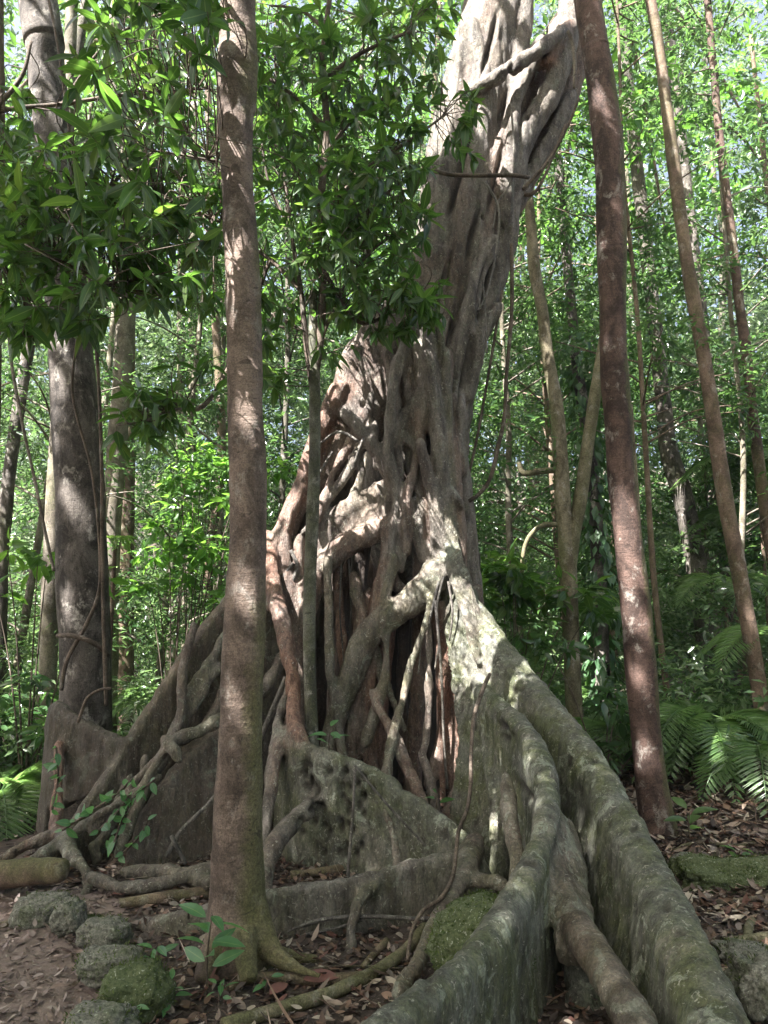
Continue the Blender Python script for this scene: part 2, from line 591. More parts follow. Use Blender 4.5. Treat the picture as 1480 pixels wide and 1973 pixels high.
def mat_litter(name, cols):
    t = NT(name)
    geo = t.n('ShaderNodeNewGeometry')
    r = t.n('ShaderNodeValToRGB', {'Fac': geo.outputs['Random Per Island']})
    r.color_ramp.interpolation = 'CONSTANT'
    els = r.color_ramp.elements
    while len(els) < len(cols): els.new(0.5)
    for i, c in enumerate(cols):
        els[i].position = i / len(cols); els[i].color = (*c, 1)
    v = t.coord()
    c = t.mix(.6, r.outputs['Color'], t.mix(t.noise(v, 30, 4), (0.35, 0.33, 0.3), (1.3, 1.3, 1.3)), 'MULTIPLY')
    return t.done(c, .6, None, .35)


def mat_ground():
    t = NT('soil'); v = t.coord()
    c = t.mix(t.ramp(t.noise(v, 5, 6, .7), .35, .65), (0.035, 0.026, 0.021), (0.11, 0.082, 0.066))
    c = t.mix(t.ramp(t.noise(v, 38, 4, .7), .6, .72, 0, .5), c, (0.15, 0.11, 0.085))
    n = t.bump(t.noise(v, 12, 6, .7), .8, .04); n = t.bump(t.noise(v, 90, 4, .7), .7, .01, n)
    return t.done(c, .85, n, .3)


def mat_path():
    t = NT('trodden_earth'); v = t.coord()
    c = t.mix(t.ramp(t.noise(v, 9, 6, .7), .35, .65), (0.14, 0.10, 0.082), (0.28, 0.21, 0.175))
    c = t.mix(t.ramp(t.noise(v, 60, 4, .7), .6, .7, 0, .6), c, (0.34, 0.28, 0.25))
    n = t.bump(t.noise(v, 20, 6, .75), .8, .03); n = t.bump(t.noise(v, 120, 4, .7), .7, .008, n)
    return t.done(c, .85, n, .3)


def mat_rock(name='mossy_rock', cover=.62):
    t = NT(name); v = t.coord()
    fine = t.noise(v, 70, 5, .7)
    c = t.mix(t.ramp(fine, .35, .65), (0.055, 0.053, 0.042), (0.23, 0.22, 0.18))
    geo = t.n('ShaderNodeNewGeometry')
    mo = t.ramp(t.noise(v, 9, 6, .7, .4), cover - .22, cover)
    mo = t.math('SUBTRACT', 1.0, mo)
    c = t.mix(t.math('MULTIPLY', mo, .8), c, t.mix(t.ramp(fine, .3, .7), (0.028, 0.045, 0.012), (0.095, 0.12, 0.04)))
    c = t.mix(t.ramp(t.noise(v, 85, 2), .62, .70, 0, .8), c, (0.33, 0.34, 0.27))
    n = t.bump(t.noise(v, 24, 6, .75), .55, .02); n = t.bump(fine, .6, .008, n)
    return t.done(c, .9, n, .2)


M = {}
M['fig'] = mat_fig()
M['near'] = mat_bark('red_ringed_bark', (0.072, 0.053, 0.042), (0.225, 0.168, 0.134), moss=.65, ring=.42, vert=.08, pale=.12, mosscol=(0.10, 0.10, 0.035), bs=1.15)
M['red'] = mat_bark('red_brown_bark', (0.040, 0.026, 0.021), (0.145, 0.092, 0.074), moss=.5, ring=.35, vert=.12, pale=.16)
M['dark'] = mat_bark('dark_flaky_bark', (0.032, 0.027, 0.023), (0.16, 0.138, 0.12), moss=.35, ring=.2, vert=.25, pale=.24, bs=1.6)
M['pale'] = mat_bark('pale_grey_bark', (0.09, 0.075, 0.058), (0.27, 0.235, 0.19), moss=.5, ring=.2, vert=.1, pale=.2)
M['mossy'] = mat_bark('mossy_bark', (0.085, 0.07, 0.042), (0.26, 0.225, 0.15), moss=.75, ring=.15, vert=.1, pale=.2, mosscol=(0.085, 0.09, 0.036))
M['brown'] = mat_bark('brown_bark', (0.075, 0.052, 0.038), (0.22, 0.155, 0.115), moss=.45, ring=.3, vert=.2, pale=.14)
M['grey'] = mat_bark('grey_bark', (0.05, 0.047, 0.04), (0.17, 0.158, 0.135), moss=.5, ring=.2, vert=.15, pale=.2)
M['twig'] = mat_bark('twig_bark', (0.05, 0.038, 0.028), (0.17, 0.13, 0.10), moss=.3, ring=.1, vert=.2, pale=.1)
M['leaf_big'] = mat_leaf('big_glossy_leaf', [(0.016, 0.038, 0.012), (0.020, 0.052, 0.014), (0.028, 0.072, 0.017), (0.038, 0.086, 0.020), (0.07, 0.095, 0.024)], .37, .30, (0.19, 0.38, 0.035))
M['leaf_mid'] = mat_leaf('midstory_leaf', [(0.020, 0.046, 0.017), (0.032, 0.078, 0.026), (0.046, 0.094, 0.034), (0.08, 0.13, 0.05)], .32, .26, (0.17, 0.30, 0.07), midrib=False)
M['leaf_far'] = mat_leaf('far_leaf', [(0.024, 0.044, 0.025), (0.040, 0.072, 0.038), (0.062, 0.10, 0.054), (0.13, 0.17, 0.10)], .34, .26, (0.20, 0.29, 0.12), midrib=False)
M['leaf_under'] = mat_leaf('undergrowth_leaf', [(0.040, 0.078, 0.034), (0.065, 0.12, 0.05), (0.10, 0.16, 0.07), (0.17, 0.22, 0.13)], .36, .26, (0.24, 0.38, 0.12), midrib=False)
M['leaf_canopy'] = mat_leaf('canopy_leaf', [(0.02, 0.06, 0.015), (0.04, 0.11, 0.025), (0.06, 0.14, 0.03)], .35, .4, midrib=False)
M['leaf_palm'] = mat_leaf('palm_leaf', [(0.05, 0.095, 0.035), (0.08, 0.14, 0.05), (0.12, 0.19, 0.075)], .36, .30, (0.26, 0.44, 0.10), midrib=False)
M['leaf_ivy'] = mat_leaf('climber_leaf', [(0.03, 0.07, 0.03), (0.05, 0.11, 0.05), (0.08, 0.14, 0.07)], .25, .25, midrib=False)
M['leaf_seed'] = mat_leaf('seedling_leaf', [(0.05, 0.13, 0.05), (0.07, 0.17, 0.065), (0.09, 0.2, 0.07)], .3, .38, (0.18, 0.4, 0.1))
M['leaf_lime'] = mat_leaf('lime_leaf', [(0.035, 0.095, 0.018), (0.055, 0.13, 0.025), (0.08, 0.17, 0.032)], .42, .38, (0.28, 0.5, 0.06))
M['litter'] = mat_litter('dead_leaves', [(0.035, 0.022, 0.016), (0.075, 0.045, 0.03), (0.12, 0.07, 0.045), (0.05, 0.03, 0.022), (0.20, 0.125, 0.085), (0.09, 0.055, 0.04), (0.28, 0.21, 0.16), (0.17, 0.13, 0.105), (0.12, 0.055, 0.04), (0.07, 0.05, 0.04), (0.38, 0.32, 0.25), (0.21, 0.17, 0.14)])
M['litter_path'] = mat_litter('trodden_leaves', [(0.12, 0.085, 0.072), (0.24, 0.18, 0.16), (0.17, 0.12, 0.105), (0.34, 0.27, 0.24), (0.10, 0.07, 0.06), (0.29, 0.21, 0.17)])
M['red_leaf'] = mat_litter('red_dead_leaf', [(0.13, 0.055, 0.045), (0.17, 0.075, 0.06)])
M['moss'] = mat_leaf('moss_tuft', [(0.03, 0.05, 0.012), (0.055, 0.08, 0.02), (0.10, 0.12, 0.04)], .2, .8, (0.1, 0.16, 0.03), midrib=False, spec=.15)
M['ground'] = mat_ground(); M['path'] = mat_path(); M['rock'] = mat_rock('mossy_rock', .50); M['moss_rock'] = mat_rock('thick_moss', 1.1)

# ------------------------------------------------------------------ light
S_SUN = np.array([-0.42, -0.42, 0.82]); S_SUN /= np.linalg.norm(S_SUN)
EL = math.asin(S_SUN[2]); ROT = math.atan2(S_SUN[0], S_SUN[1])
w = bpy.data.worlds.new('World'); scene.world = w; w.use_nodes = True
wt = w.node_tree
sky = wt.nodes.new('ShaderNodeTexSky'); sky.sky_type = 'NISHITA'; sky.sun_disc = False
sky.dust_density = 6.0; sky.air_density = 0.6; sky.ozone_density = 0.6; sky.sun_elevation = EL; sky.sun_rotation = ROT
bg = wt.nodes['Background']; bg.inputs['Strength'].default_value = 0.068
wt.links.new(sky.outputs[0], bg.inputs['Color'])
ld = bpy.data.lights.new('sun', 'SUN'); ld.energy = 5.0; ld.angle = math.radians(0.4); ld.color = (1.0, 0.98, 0.96)
sun = bpy.data.objects.new('sun', ld); COL.objects.link(sun)
sun.rotation_euler = Vector(-S_SUN).to_track_quat('-Z', 'Y').to_euler()
sun.location = (-8, -6, 20)
scene.view_settings.view_transform = 'Standard'; scene.view_settings.look = 'None'
scene.view_settings.exposure = 3.0; scene.view_settings.gamma = 1
cy = scene.cycles
cy.max_bounces = 7; cy.diffuse_bounces = 4; cy.transmission_bounces = 4; cy.glossy_bounces = 2; cy.transparent_max_bounces = 4
cy.sample_clamp_indirect = 6; cy.use_denoising = True; cy.caustics_reflective = False; cy.caustics_refractive = False

# ------------------------------------------------------------------ ground, path
def axis(lim, near, fine, coarse):
    a = list(np.arange(-near, near, fine)); b = near
    out = a
    stepv = fine
    pos, neg = [], []
    x = near
    while x < lim:
        pos.append(x); stepv *= 1.25; x += stepv
    pos.append(lim)
    return np.array([-p for p in pos[::-1] if p > near] + a + pos)


def sheet(name, X, Yv, dz, mat, mask=None):
    xx, yy = np.meshgrid(X, Yv, indexing='ij')
    z = gz(xx, yy) + dz
    nx, ny = xx.shape
    V = np.stack([xx, yy, z], -1).reshape(-1, 3)
    i = np.arange(nx - 1)[:, None] * ny + np.arange(ny - 1)[None, :]
    Q = np.stack([i, i + ny, i + ny + 1, i + 1], -1).reshape(-1, 4)
    if mask is not None:
        c = V[Q].mean(1); Q = Q[mask(c)]
    me = make_mesh(name, V, Q.ravel(), np.arange(len(Q)) * 4, mat)
    return tag(obj(name, me), kind='structure')


X = axis(90, 6, .08, 3); Yv = axis(90, 4.5, .08, 3) + 4.0
sheet('ground', X, Yv, 0, M['ground'])


def on_path(c):
    x, y = c[:, 0], c[:, 1]
    edge = -1.02 - 0.30 * (y - 3.0) + 0.10 * perlin(np.stack([x * 2, y * 2, 0 * x], -1))
    return (x < edge) & (y < 4.55 + 0.12 * perlin(np.stack([x * 3, y * 0, 0 * x + 4], -1)) + (x + 1.6) * -0.12) & (y > -2)


sheet('path', np.arange(-6, -0.4, .04), np.arange(-2, 5, .04), .006, M['path'], on_path)

# ------------------------------------------------------------------ the strangler fig
fig = empty('strangler_fig', at(780, 1590, 6.3), 'huge strangler fig with lattice of fused roots and great grey-green buttresses', 'tree')
PR = []; NAMES = []


def part(name):
    NAMES.append(name); return len(NAMES) - 1


def T_(part_i, tone, pts, Y=None, seg=10, lump=.10):
    P = px4(pts, Y)
    a = P[0].copy(); d = unit(P[0, :3] - P[1, :3]); a[:3] += d * P[0, 3] * 1.6; a[3] *= .25
    b = P[-1].copy(); d = unit(P[-1, :3] - P[-2, :3]); b[:3] += d * P[-1, 3] * 1.6; b[3] *= .25
    V, Fc = tube_vf(np.concatenate([[a], P, [b]]), seg=seg, lump=lump)
    PR.append(dict(V=V, F=Fc, part=part_i, tone=tone))


def B_(part_i, tone, pts, Y=None, **kw):
    V, Fc = blade_vf(px4(pts, Y), **kw)
    PR.append(dict(V=V, F=Fc, part=part_i, tone=tone))


def R_(part_i, tone, A, Bp, th, Y=None):
    f = lambda a: [at(p[0], p[1], p[2] if len(p) > 2 else Y) for p in a]
    V, Fc = ribbon_vf(f(A), f(Bp), th)
    PR.append(dict(V=V, F=Fc, part=part_i, tone=tone))


GREY, RED, BROWN, INNER_SHADE, MOSS, MIX, PALE = (.10, .12, 0), (.95, 0, 0), (.5, .05, 0), (.5, 0, .8), (.02, .85, 0), (.25, .45, 0), (.2, .0, 0)  # inner tone: bark colour darkened for the shade in the hollow
tr = part('trunk')
# leaning host-shaped trunk
T_(tr, GREY, [(1010, -420, 56, 6.8), (985, -150, 56, 6.7), (958, 0, 56, 6.6), (937, 90, 58, 6.55), (918, 200, 64, 6.54), (904, 300, 72, 6.54), (899, 400, 78, 6.54), (887, 500, 78, 6.54), (869, 600, 73, 6.55), (848, 700, 84, 6.55), (812, 800, 98, 6.65), (792, 900, 100, 6.75), (780, 990, 92, 6.8)], seg=24, lump=.14)
# left column of the trunk
T_(tr, GREY, [(930, 40, 22, 6.45), (885, 130, 24, 6.4), (866, 230, 30, 6.4), (846, 330, 30, 6.4), (836, 430, 30, 6.38), (826, 530, 30, 6.35), (812, 640, 30, 6.3), (790, 720, 34, 6.3), (770, 800, 36, 6.3), (765, 900, 30, 6.3)], seg=14)
T_(tr, GREY, [(905, 60, 20, 6.3), (925, 160, 24, 6.28), (922, 260, 28, 6.28), (905, 360, 26, 6.28), (900, 450, 22, 6.26), (880, 540, 18, 6.26)])
T_(tr, GREY, [(892, 90, 14, 6.3), (876, 200, 16, 6.3), (858, 330, 14, 6.25), (852, 430, 12, 6.22), (845, 520, 12, 6.22), (838, 620, 12, 6.2)])
T_(tr, BROWN, [(965, 250, 14, 6.3), (952, 350, 18, 6.26), (940, 420, 16, 6.26), (925, 480, 18, 6.24)])
# right side columns, y 250-760
T_(tr, GREY, [(985, 320, 22, 6.35), (978, 400, 24, 6.35), (968, 480, 24, 6.35), (945, 560, 22, 6.35), (930, 640, 20, 6.35), (912, 710, 18, 6.35), (895, 775, 17, 6.3), (880, 850, 18, 6.25), (890, 930, 19, 6.25), (896, 1010, 20, 6.3), (902, 1100, 22, 6.35), (905, 1200, 24, 6.4)], seg=14)
T_(tr, GREY, [(950, 470, 14, 6.2), (925, 520, 17, 6.18), (910, 580, 18, 6.15), (893, 660, 17, 6.15), (880, 740, 16, 6.18), (872, 800, 13, 6.18), (868, 880, 12, 6.15)])
T_(tr, GREY, [(955, 600, 13, 6.2), (928, 640, 16, 6.18), (915, 700, 15, 6.18), (900, 760, 14, 6.2)])
# spreading lattice near the top right
lat = [part('branch') for _ in range(7)]
T_(lat[0], GREY, [(1100, -60, 22, 6.5), (1096, 40, 22, 6.45), (1082, 120, 22, 6.4), (1058, 185, 22, 6.35), (1022, 245, 22, 6.32), (1000, 300, 20, 6.3), (985, 360, 20, 6.3)])
T_(lat[1], GREY, [(1040, 90, 16, 6.35), (1005, 165, 12, 6.3), (990, 230, 10, 6.22), (985, 290, 12, 6.2), (978, 345, 14, 6.2), (975, 420, 13, 6.22)])
T_(lat[2], GREY, [(1098, 190, 14, 6.5), (1070, 250, 14, 6.45), (1040, 300, 13, 6.4), (1018, 345, 12, 6.38), (1000, 390, 12, 6.35)])
T_(lat[3], BROWN, [(1118, 60, 26, 6.7), (1104, 130, 26, 6.7), (1078, 210, 26, 6.65), (1048, 280, 24, 6.6), (1020, 340, 20, 6.55), (990, 400, 16, 6.5)])
T_(lat[4], GREY, [(900, 178, 10, 6.15), (940, 158, 13, 6.1), (985, 132, 14, 6.1), (1030, 102, 13, 6.15), (1075, 70, 14, 6.25), (1100, 55, 16, 6.4)])
T_(lat[5], RED, [(1090, 55, 12, 6.3), (1072, 90, 12, 6.3), (1056, 120, 10, 6.3), (1035, 130, 8, 6.35)])
T_(lat[3], BROWN, [(1075, 60, 20, 6.65), (1050, 150, 20, 6.62), (1020, 230, 20, 6.6), (1000, 300, 18, 6.55)])
T_(lat[6], GREY, [(1015, -40, 16, 6.5), (1010, 40, 16, 6.45), (1000, 110, 16, 6.4), (985, 190, 16, 6.35), (975, 260, 14, 6.35)])
R_(tr, BROWN, [(985, 60, 6.5), (965, 170, 6.5), (960, 280, 6.45)], [(1040, 110, 6.5), (1015, 200, 6.5), (985, 280, 6.45)], .06)
# plate on the left shoulder
fl = part('root_plate')
R_(fl, (.35, .05, 0), [(800, 480), (750, 570), (690, 640), (655, 690), (640, 745), (600, 839), (574, 920), (540, 997), (519, 1041), (515, 1090)], [(870, 480), (850, 570), (815, 640), (790, 680), (775, 770), (742, 835), (690, 880), (640, 930), (588, 985), (556, 1080)], .075, 6.2)
R_(fl, RED, [(640, 740, 6.14), (598, 839, 6.12), (572, 920, 6.1), (538, 997, 6.05), (518, 1041, 6.0)], [(672, 740, 6.14), (630, 839, 6.12), (602, 920, 6.1), (568, 997, 6.05), (545, 1050, 6.0)], .06)
R_(fl, (.25, .05, 0), [(612, 1000, 6.05), (660, 965, 6.05), (705, 942, 6.05), (752, 915, 6.05)], [(600, 1090, 6.05), (652, 1045, 6.05), (705, 1025, 6.05), (768, 1012, 6.05)], .07)
R_(fl, BROWN, [(730, 760), (742, 850), (745, 930), (735, 1010)], [(800, 760), (812, 860), (815, 960), (805, 1060)], .09, 6.3)
# knot on the plate
T_(fl, GREY, [(662, 795, 10, 6.12), (674, 806, 11, 6.02), (690, 822, 12, 6.0), (703, 842, 10, 6.0)])
# aerial roots of the front lattice
def root(tone, pts, Y=None, lump=.08, seg=10):
    T_(part('aerial_root'), tone, pts, Y, seg, lump)
root(PALE, [(668, 800, 9), (700, 840, 10), (718, 858, 13), (739, 889, 15), (764, 935, 15), (789, 988, 16), (811, 1044, 16), (832, 1095, 18), (842, 1130, 20)], 5.98)
root(GREY, [(850, 715, 11), (817, 749, 11), (780, 805, 12), (752, 850, 12), (730, 889, 12)], 6.0)
root(GREY, [(708, 835, 9), (674, 904, 10), (649, 941, 9), (618, 985, 9), (590, 1020, 8)], 6.02)
root(BROWN, [(770, 1012, 22), (735, 1022, 22), (699, 1036, 22), (660, 1056, 22), (628, 1085, 21), (606, 1118, 21), (590, 1170, 21), (582, 1240, 18), (575, 1330, 16), (572, 1430, 18)], 5.98)
root(BROWN, [(752, 1010, 12), (746, 1060, 12), (738, 1110, 11), (728, 1165, 11), (715, 1215, 10), (700, 1250, 12)], 5.92)
root(BROWN, [(765, 1015, 13), (752, 1055, 13), (750, 1095, 12), (767, 1130, 12), (795, 1152, 14)], 6.02)
root(BROWN, [(800, 1010, 16), (812, 1060, 18), (815, 1110, 18), (812, 1150, 18)], 6.1)
root(MIX, [(848, 1095, 26), (827, 1125, 28), (786, 1164, 28), (735, 1200, 26), (705, 1232, 26), (684, 1282, 25), (664, 1335, 22), (648, 1384, 20), (638, 1425, 20), (632, 1480, 22)], 5.85, .12)
root(BROWN, [(705, 1255, 14), (699, 1312, 14), (683, 1384, 15), (674, 1440, 15), (670, 1500, 16)], 5.95)
# left leg from the shoulder down to the front buttress
root(RED, [(517, 1050, 20, 6.0), (522, 1100, 16, 5.9), (533, 1160, 16, 5.75), (545, 1206, 17, 5.65), (556, 1260, 14, 5.55), (566, 1327, 14, 5.4), (566, 1390, 14, 5.25), (580, 1425, 15, 5.15)])
root(BROWN, [(545, 1040, 14), (550, 1085, 14), (560, 1140, 20), (572, 1200, 16), (575, 1260, 10), (570, 1290, 9)], 6.0)
# columns inside the hollow, most coloured dark for its shade
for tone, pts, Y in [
    (INNER_SHADE, [(648, 1040, 18), (640, 1119, 16), (628, 1213, 15), (620, 1289, 15), (612, 1402, 17), (608, 1520, 20)], 6.35),
    (INNER_SHADE, [(700, 1030, 16), (692, 1100, 15), (690, 1200, 15), (688, 1330, 16), (690, 1520, 18)], 6.45),
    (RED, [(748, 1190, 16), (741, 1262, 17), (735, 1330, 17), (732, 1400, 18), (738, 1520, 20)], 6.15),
    (INNER_SHADE, [(775, 1150, 14), (778, 1213, 12), (774, 1365, 12), (780, 1460, 13), (782, 1560, 14)], 6.3),
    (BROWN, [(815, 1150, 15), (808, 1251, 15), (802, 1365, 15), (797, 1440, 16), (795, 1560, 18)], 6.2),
    (INNER_SHADE, [(580, 1120, 16), (590, 1220, 15), (596, 1330, 15), (590, 1480, 17)], 6.3),
    (INNER_SHADE, [(660, 1060, 22), (655, 1200, 24), (650, 1350, 26), (650, 1560, 28)], 6.9),
    (INNER_SHADE, [(720, 1040, 24), (725, 1200, 24), (722, 1350, 26), (720, 1560, 28)], 7.0),
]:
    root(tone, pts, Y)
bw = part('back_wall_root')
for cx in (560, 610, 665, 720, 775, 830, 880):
    T_(bw, (.1, 0, 1.0), [(720 + (cx - 720) * .6, 930, 50, 7.0), (cx, 1080, 44, 7.25), (cx, 1250, 44, 7.3), (cx, 1400, 44, 7.35), (cx, 1640, 46, 7.4)], lump=.15)  # near-black colour stands for the darkness at the back of the hollow
# right panel of red bark and its columns
pn = part('root_panel')
R_(pn, RED, [(838, 1010, 6.05), (842, 1180, 5.98), (842, 1300, 5.95), (846, 1430, 5.9), (856, 1640, 5.85)], [(890, 1020, 6.1), (908, 1180, 5.95), (930, 1300, 5.85), (950, 1430, 5.8), (962, 1640, 5.75)], .10)
T_(pn, RED, [(835, 900, 16), (835, 1000, 18), (838, 1100, 20), (850, 1200, 18), (868, 1320, 16), (878, 1450, 16), (880, 1600, 20)], 6.0)
T_(pn, BROWN, [(905, 1200, 14), (908, 1330, 12), (915, 1450, 14), (925, 1600, 20)], 5.92)
T_(pn, PALE, [(790, 690, 20), (793, 760, 22), (798, 850, 22), (805, 930, 20), (815, 1000, 20), (825, 1070, 22)], 6.1)
# parallel tubes on the right face
root(GREY, [(818, 620, 12), (826, 687, 14), (838, 760, 15), (845, 826, 15), (851, 951, 15), (858, 1044, 16), (866, 1110, 18)], 5.95)
root(MIX, [(842, 620, 11), (853, 671, 12), (862, 764, 9), (866, 850, 8), (867, 930, 9), (870, 997, 9), (880, 1060, 10)], 5.98)
root(PALE, [(812, 860, 9), (826, 930, 10), (838, 1000, 11), (848, 1060, 12), (860, 1120, 12)], 5.9)
root(GREY, [(882, 760, 12), (880, 790, 20), (882, 812, 17), (878, 850, 15), (884, 900, 17)], 6.12)

# --- buttresses
b1 = part('buttress_root')   # great right buttress
B_(b1, MOSS, [(862, 1000, 16, 6.1), (872, 1048, 17, 6.02), (888, 1100, 19, 5.9), (912, 1150, 22, 5.75), (945, 1196, 25, 5.55), (990, 1256, 27, 5.3), (1045, 1325, 29, 5.0), (1095, 1380, 31, 4.7), (1140, 1440, 33, 4.4), (1188, 1525, 36, 4.0), (1244, 1625, 41, 3.55), (1294, 1725, 47, 3.15), (1340, 1820, 54, 2.83), (1386, 1930, 62, 2.55), (1430, 2060, 72, 2.28)], flare=.40, lean=(-.20, -.12), wav=.008, drop=[.2, .3, .45, .8, 3, 3, 3, 3, 3, 3, 3, 3, 3, 3])
for dx, dy, rr in ((-4, 20, 9), (10, 40, 8), (24, 60, 8)):   # flutes running down its crest
    T_(b1, (.15, .4, 0), [(852 + dx * .3, 930, rr, 6.0), (862 + dx * .6, 1040, rr, 5.88), (880 + dx, 1110 + dy * .5, rr, 5.7), (905 + dx, 1180 + dy, rr, 5.5), (925 + dx, 1250 + dy, rr * .8, 5.4)])
b2 = part('buttress_root')   # S-curved front buttress
B_(b2, MOSS, [(918, 1270, 16, 5.5), (938, 1325, 18, 5.25), (980, 1360, 20, 4.9), (1022, 1408, 22, 4.5), (1048, 1470, 23, 4.15), (1053, 1540, 24, 3.85), (1038, 1610, 25, 3.56), (1008, 1680, 27, 3.28), (966, 1752, 30, 3.02), (923, 1808, 32, 2.83), (876, 1850, 34, 2.66), (813, 1895, 37, 2.48), (750, 1940, 40, 2.33), (650, 2010, 44, 2.12)], flare=.35, wav=.008)
T_(b2, MOSS, [(922, 1340, 12, 5.25), (942, 1460, 14, 5.1), (955, 1540, 14, 4.9), (960, 1640, 16, 4.7), (962, 1740, 20, 4.6)])
T_(b2, MIX, [(975, 1500, 10, 4.35), (980, 1545, 15, 4.25), (986, 1600, 17, 4.1), (998, 1660, 18, 3.95), (1008, 1760, 20, 3.85)])
R_(b2, MIX, [(1050, 1560, 3.85), (1055, 1680, 3.6), (1066, 1770, 3.38), (1070, 1850, 3.25)], [(1096, 1590, 4.0), (1128, 1700, 3.75), (1145, 1790, 3.42), (1160, 1850, 3.2)], .045)
T_(part('buttress_root'), (.3, .35, .15), [(1078, 1690, 20, 3.62), (1098, 1760, 30, 3.42), (1128, 1812, 35, 3.2), (1160, 1860, 36, 3.02), (1200, 1925, 38, 2.82), (1246, 2010, 42, 2.62), (1290, 2090, 48, 2.48)], seg=16)
T_(part('buttress_root'), MOSS, [(1115, 1790, 30, 3.5), (1122, 1870, 32, 3.4), (1128, 1960, 36, 3.3), (1130, 2060, 40, 3.2)])
b3 = part('buttress_root')   # pitted front wall
B_(b3, (.05, .6, 0), [(540, 1392, 13, 5.35), (566, 1408, 14, 5.2), (590, 1430, 15, 5.1), (640, 1446, 15, 5.0), (690, 1464, 15, 4.92), (740, 1490, 15, 4.85), (790, 1528, 15, 4.78), (840, 1562, 16, 4.7), (884, 1594, 17, 4.6), (915, 1640, 20, 4.45), (930, 1690, 22, 4.3), (925, 1760, 24, 4.1)], flare=.5, wav=.008)
b4 = part('buttress_root')   # plank root along the ground
B_(b4, (.15, .35, 0), [(905, 1630, 14, 4.4), (872, 1640, 14, 4.3), (800, 1655, 13, 4.2), (700, 1682, 13, 4.06), (600, 1702, 13, 4.0), (520, 1714, 13, 3.98), (440, 1730, 13, 3.97), (380, 1745, 12, 3.97), (310, 1762, 12, 4.0), (240, 1772, 12, 4.15), (190, 1780, 10, 4.2)], flare=.5, drop=[.5, .36, .30, .27, .24, .22, .20, .15, .1], wav=.01)
T_(b4, MIX, [(915, 1630, 20, 4.4), (895, 1690, 18, 4.15), (862, 1740, 16, 3.95), (832, 1793, 16, 3.75), (806, 1853, 16, 3.55), (770, 1910, 18, 3.35)])
T_(b4, MIX, [(720, 1708, 12, 4.02), (692, 1735, 13, 3.95), (677, 1788, 12, 3.88), (674, 1840, 14, 3.8)])
T_(b4, MIX, [(905, 1690, 14, 4.2), (930, 1698, 14, 4.1), (962, 1700, 14, 4.05), (985, 1720, 14, 4.0)])
T_(part('buttress_root'), (.15, .2, .1), [(600, 1548, 14, 4.95), (588, 1565, 19, 4.85), (559, 1590, 20, 4.75), (528, 1630, 19, 4.62), (512, 1680, 18, 4.5), (505, 1740, 20, 4.4)])
b5 = part('buttress_root')   # long left buttress, its deep shade put into the dark tone
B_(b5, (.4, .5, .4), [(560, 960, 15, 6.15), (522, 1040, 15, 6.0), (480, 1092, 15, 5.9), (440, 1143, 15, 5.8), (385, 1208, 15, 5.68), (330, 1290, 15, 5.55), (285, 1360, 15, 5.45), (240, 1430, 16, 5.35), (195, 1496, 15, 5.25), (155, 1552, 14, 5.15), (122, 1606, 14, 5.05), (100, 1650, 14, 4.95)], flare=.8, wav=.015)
b6 = part('buttress_root')   # lower rib below it, colour darkened for the shade there
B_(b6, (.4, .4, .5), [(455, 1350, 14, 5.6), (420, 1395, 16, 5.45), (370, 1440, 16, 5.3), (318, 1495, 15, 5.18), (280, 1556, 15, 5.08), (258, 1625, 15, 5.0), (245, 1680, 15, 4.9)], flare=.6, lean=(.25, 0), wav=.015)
b7 = part('buttress_root')   # link towards the dark tree, tone darkened to stand for shade
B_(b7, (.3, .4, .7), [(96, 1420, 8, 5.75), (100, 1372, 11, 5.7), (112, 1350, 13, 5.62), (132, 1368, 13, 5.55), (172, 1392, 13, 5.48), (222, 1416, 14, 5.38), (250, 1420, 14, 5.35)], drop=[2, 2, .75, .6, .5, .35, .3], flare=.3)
T_(b7, RED, [(112, 1440, 10, 5.45), (113, 1500, 10, 5.35), (110, 1550, 11, 5.25), (108, 1596, 14, 5.12), (112, 1620, 16, 5.05)])
# toes of the left buttress
toe = [part('surface_root') for _ in range(6)]
T_(toe[0], (.6, .3, 0), [(118, 1608, 14, 5.05), (85, 1616, 13, 5.0), (45, 1632, 12, 4.95), (0, 1660, 12, 4.85), (-60, 1690, 12, 4.75)])
T_(toe[1], MIX, [(128, 1612, 14, 5.0), (105, 1635, 14, 4.9), (75, 1650, 13, 4.8), (45, 1680, 12, 4.72), (20, 1710, 12, 4.6)])
T_(toe[2], MIX, [(130, 1608, 14, 5.0), (132, 1640, 14, 4.85), (150, 1660, 12, 4.75), (166, 1680, 10, 4.68), (168, 1715, 9, 4.58), (160, 1735, 8, 4.5)])
T_(toe[3], MIX, [(300, 1500, 8, 5.1), (240, 1540, 8, 5.0), (190, 1570, 9, 4.95), (150, 1600, 10, 4.95), (135, 1615, 10, 4.95)])
T_(toe[4], (.2, .3, .1), [(180, 1690, 10, 4.55), (240, 1712, 12, 4.45), (320, 1700, 13, 4.5), (400, 1675, 14, 4.6), (470, 1660, 14, 4.7)])
T_(toe[5], (.2, .3, .1), [(250, 1680, 13, 4.75), (330, 1682, 14, 4.72), (400, 1700, 14, 4.5)])
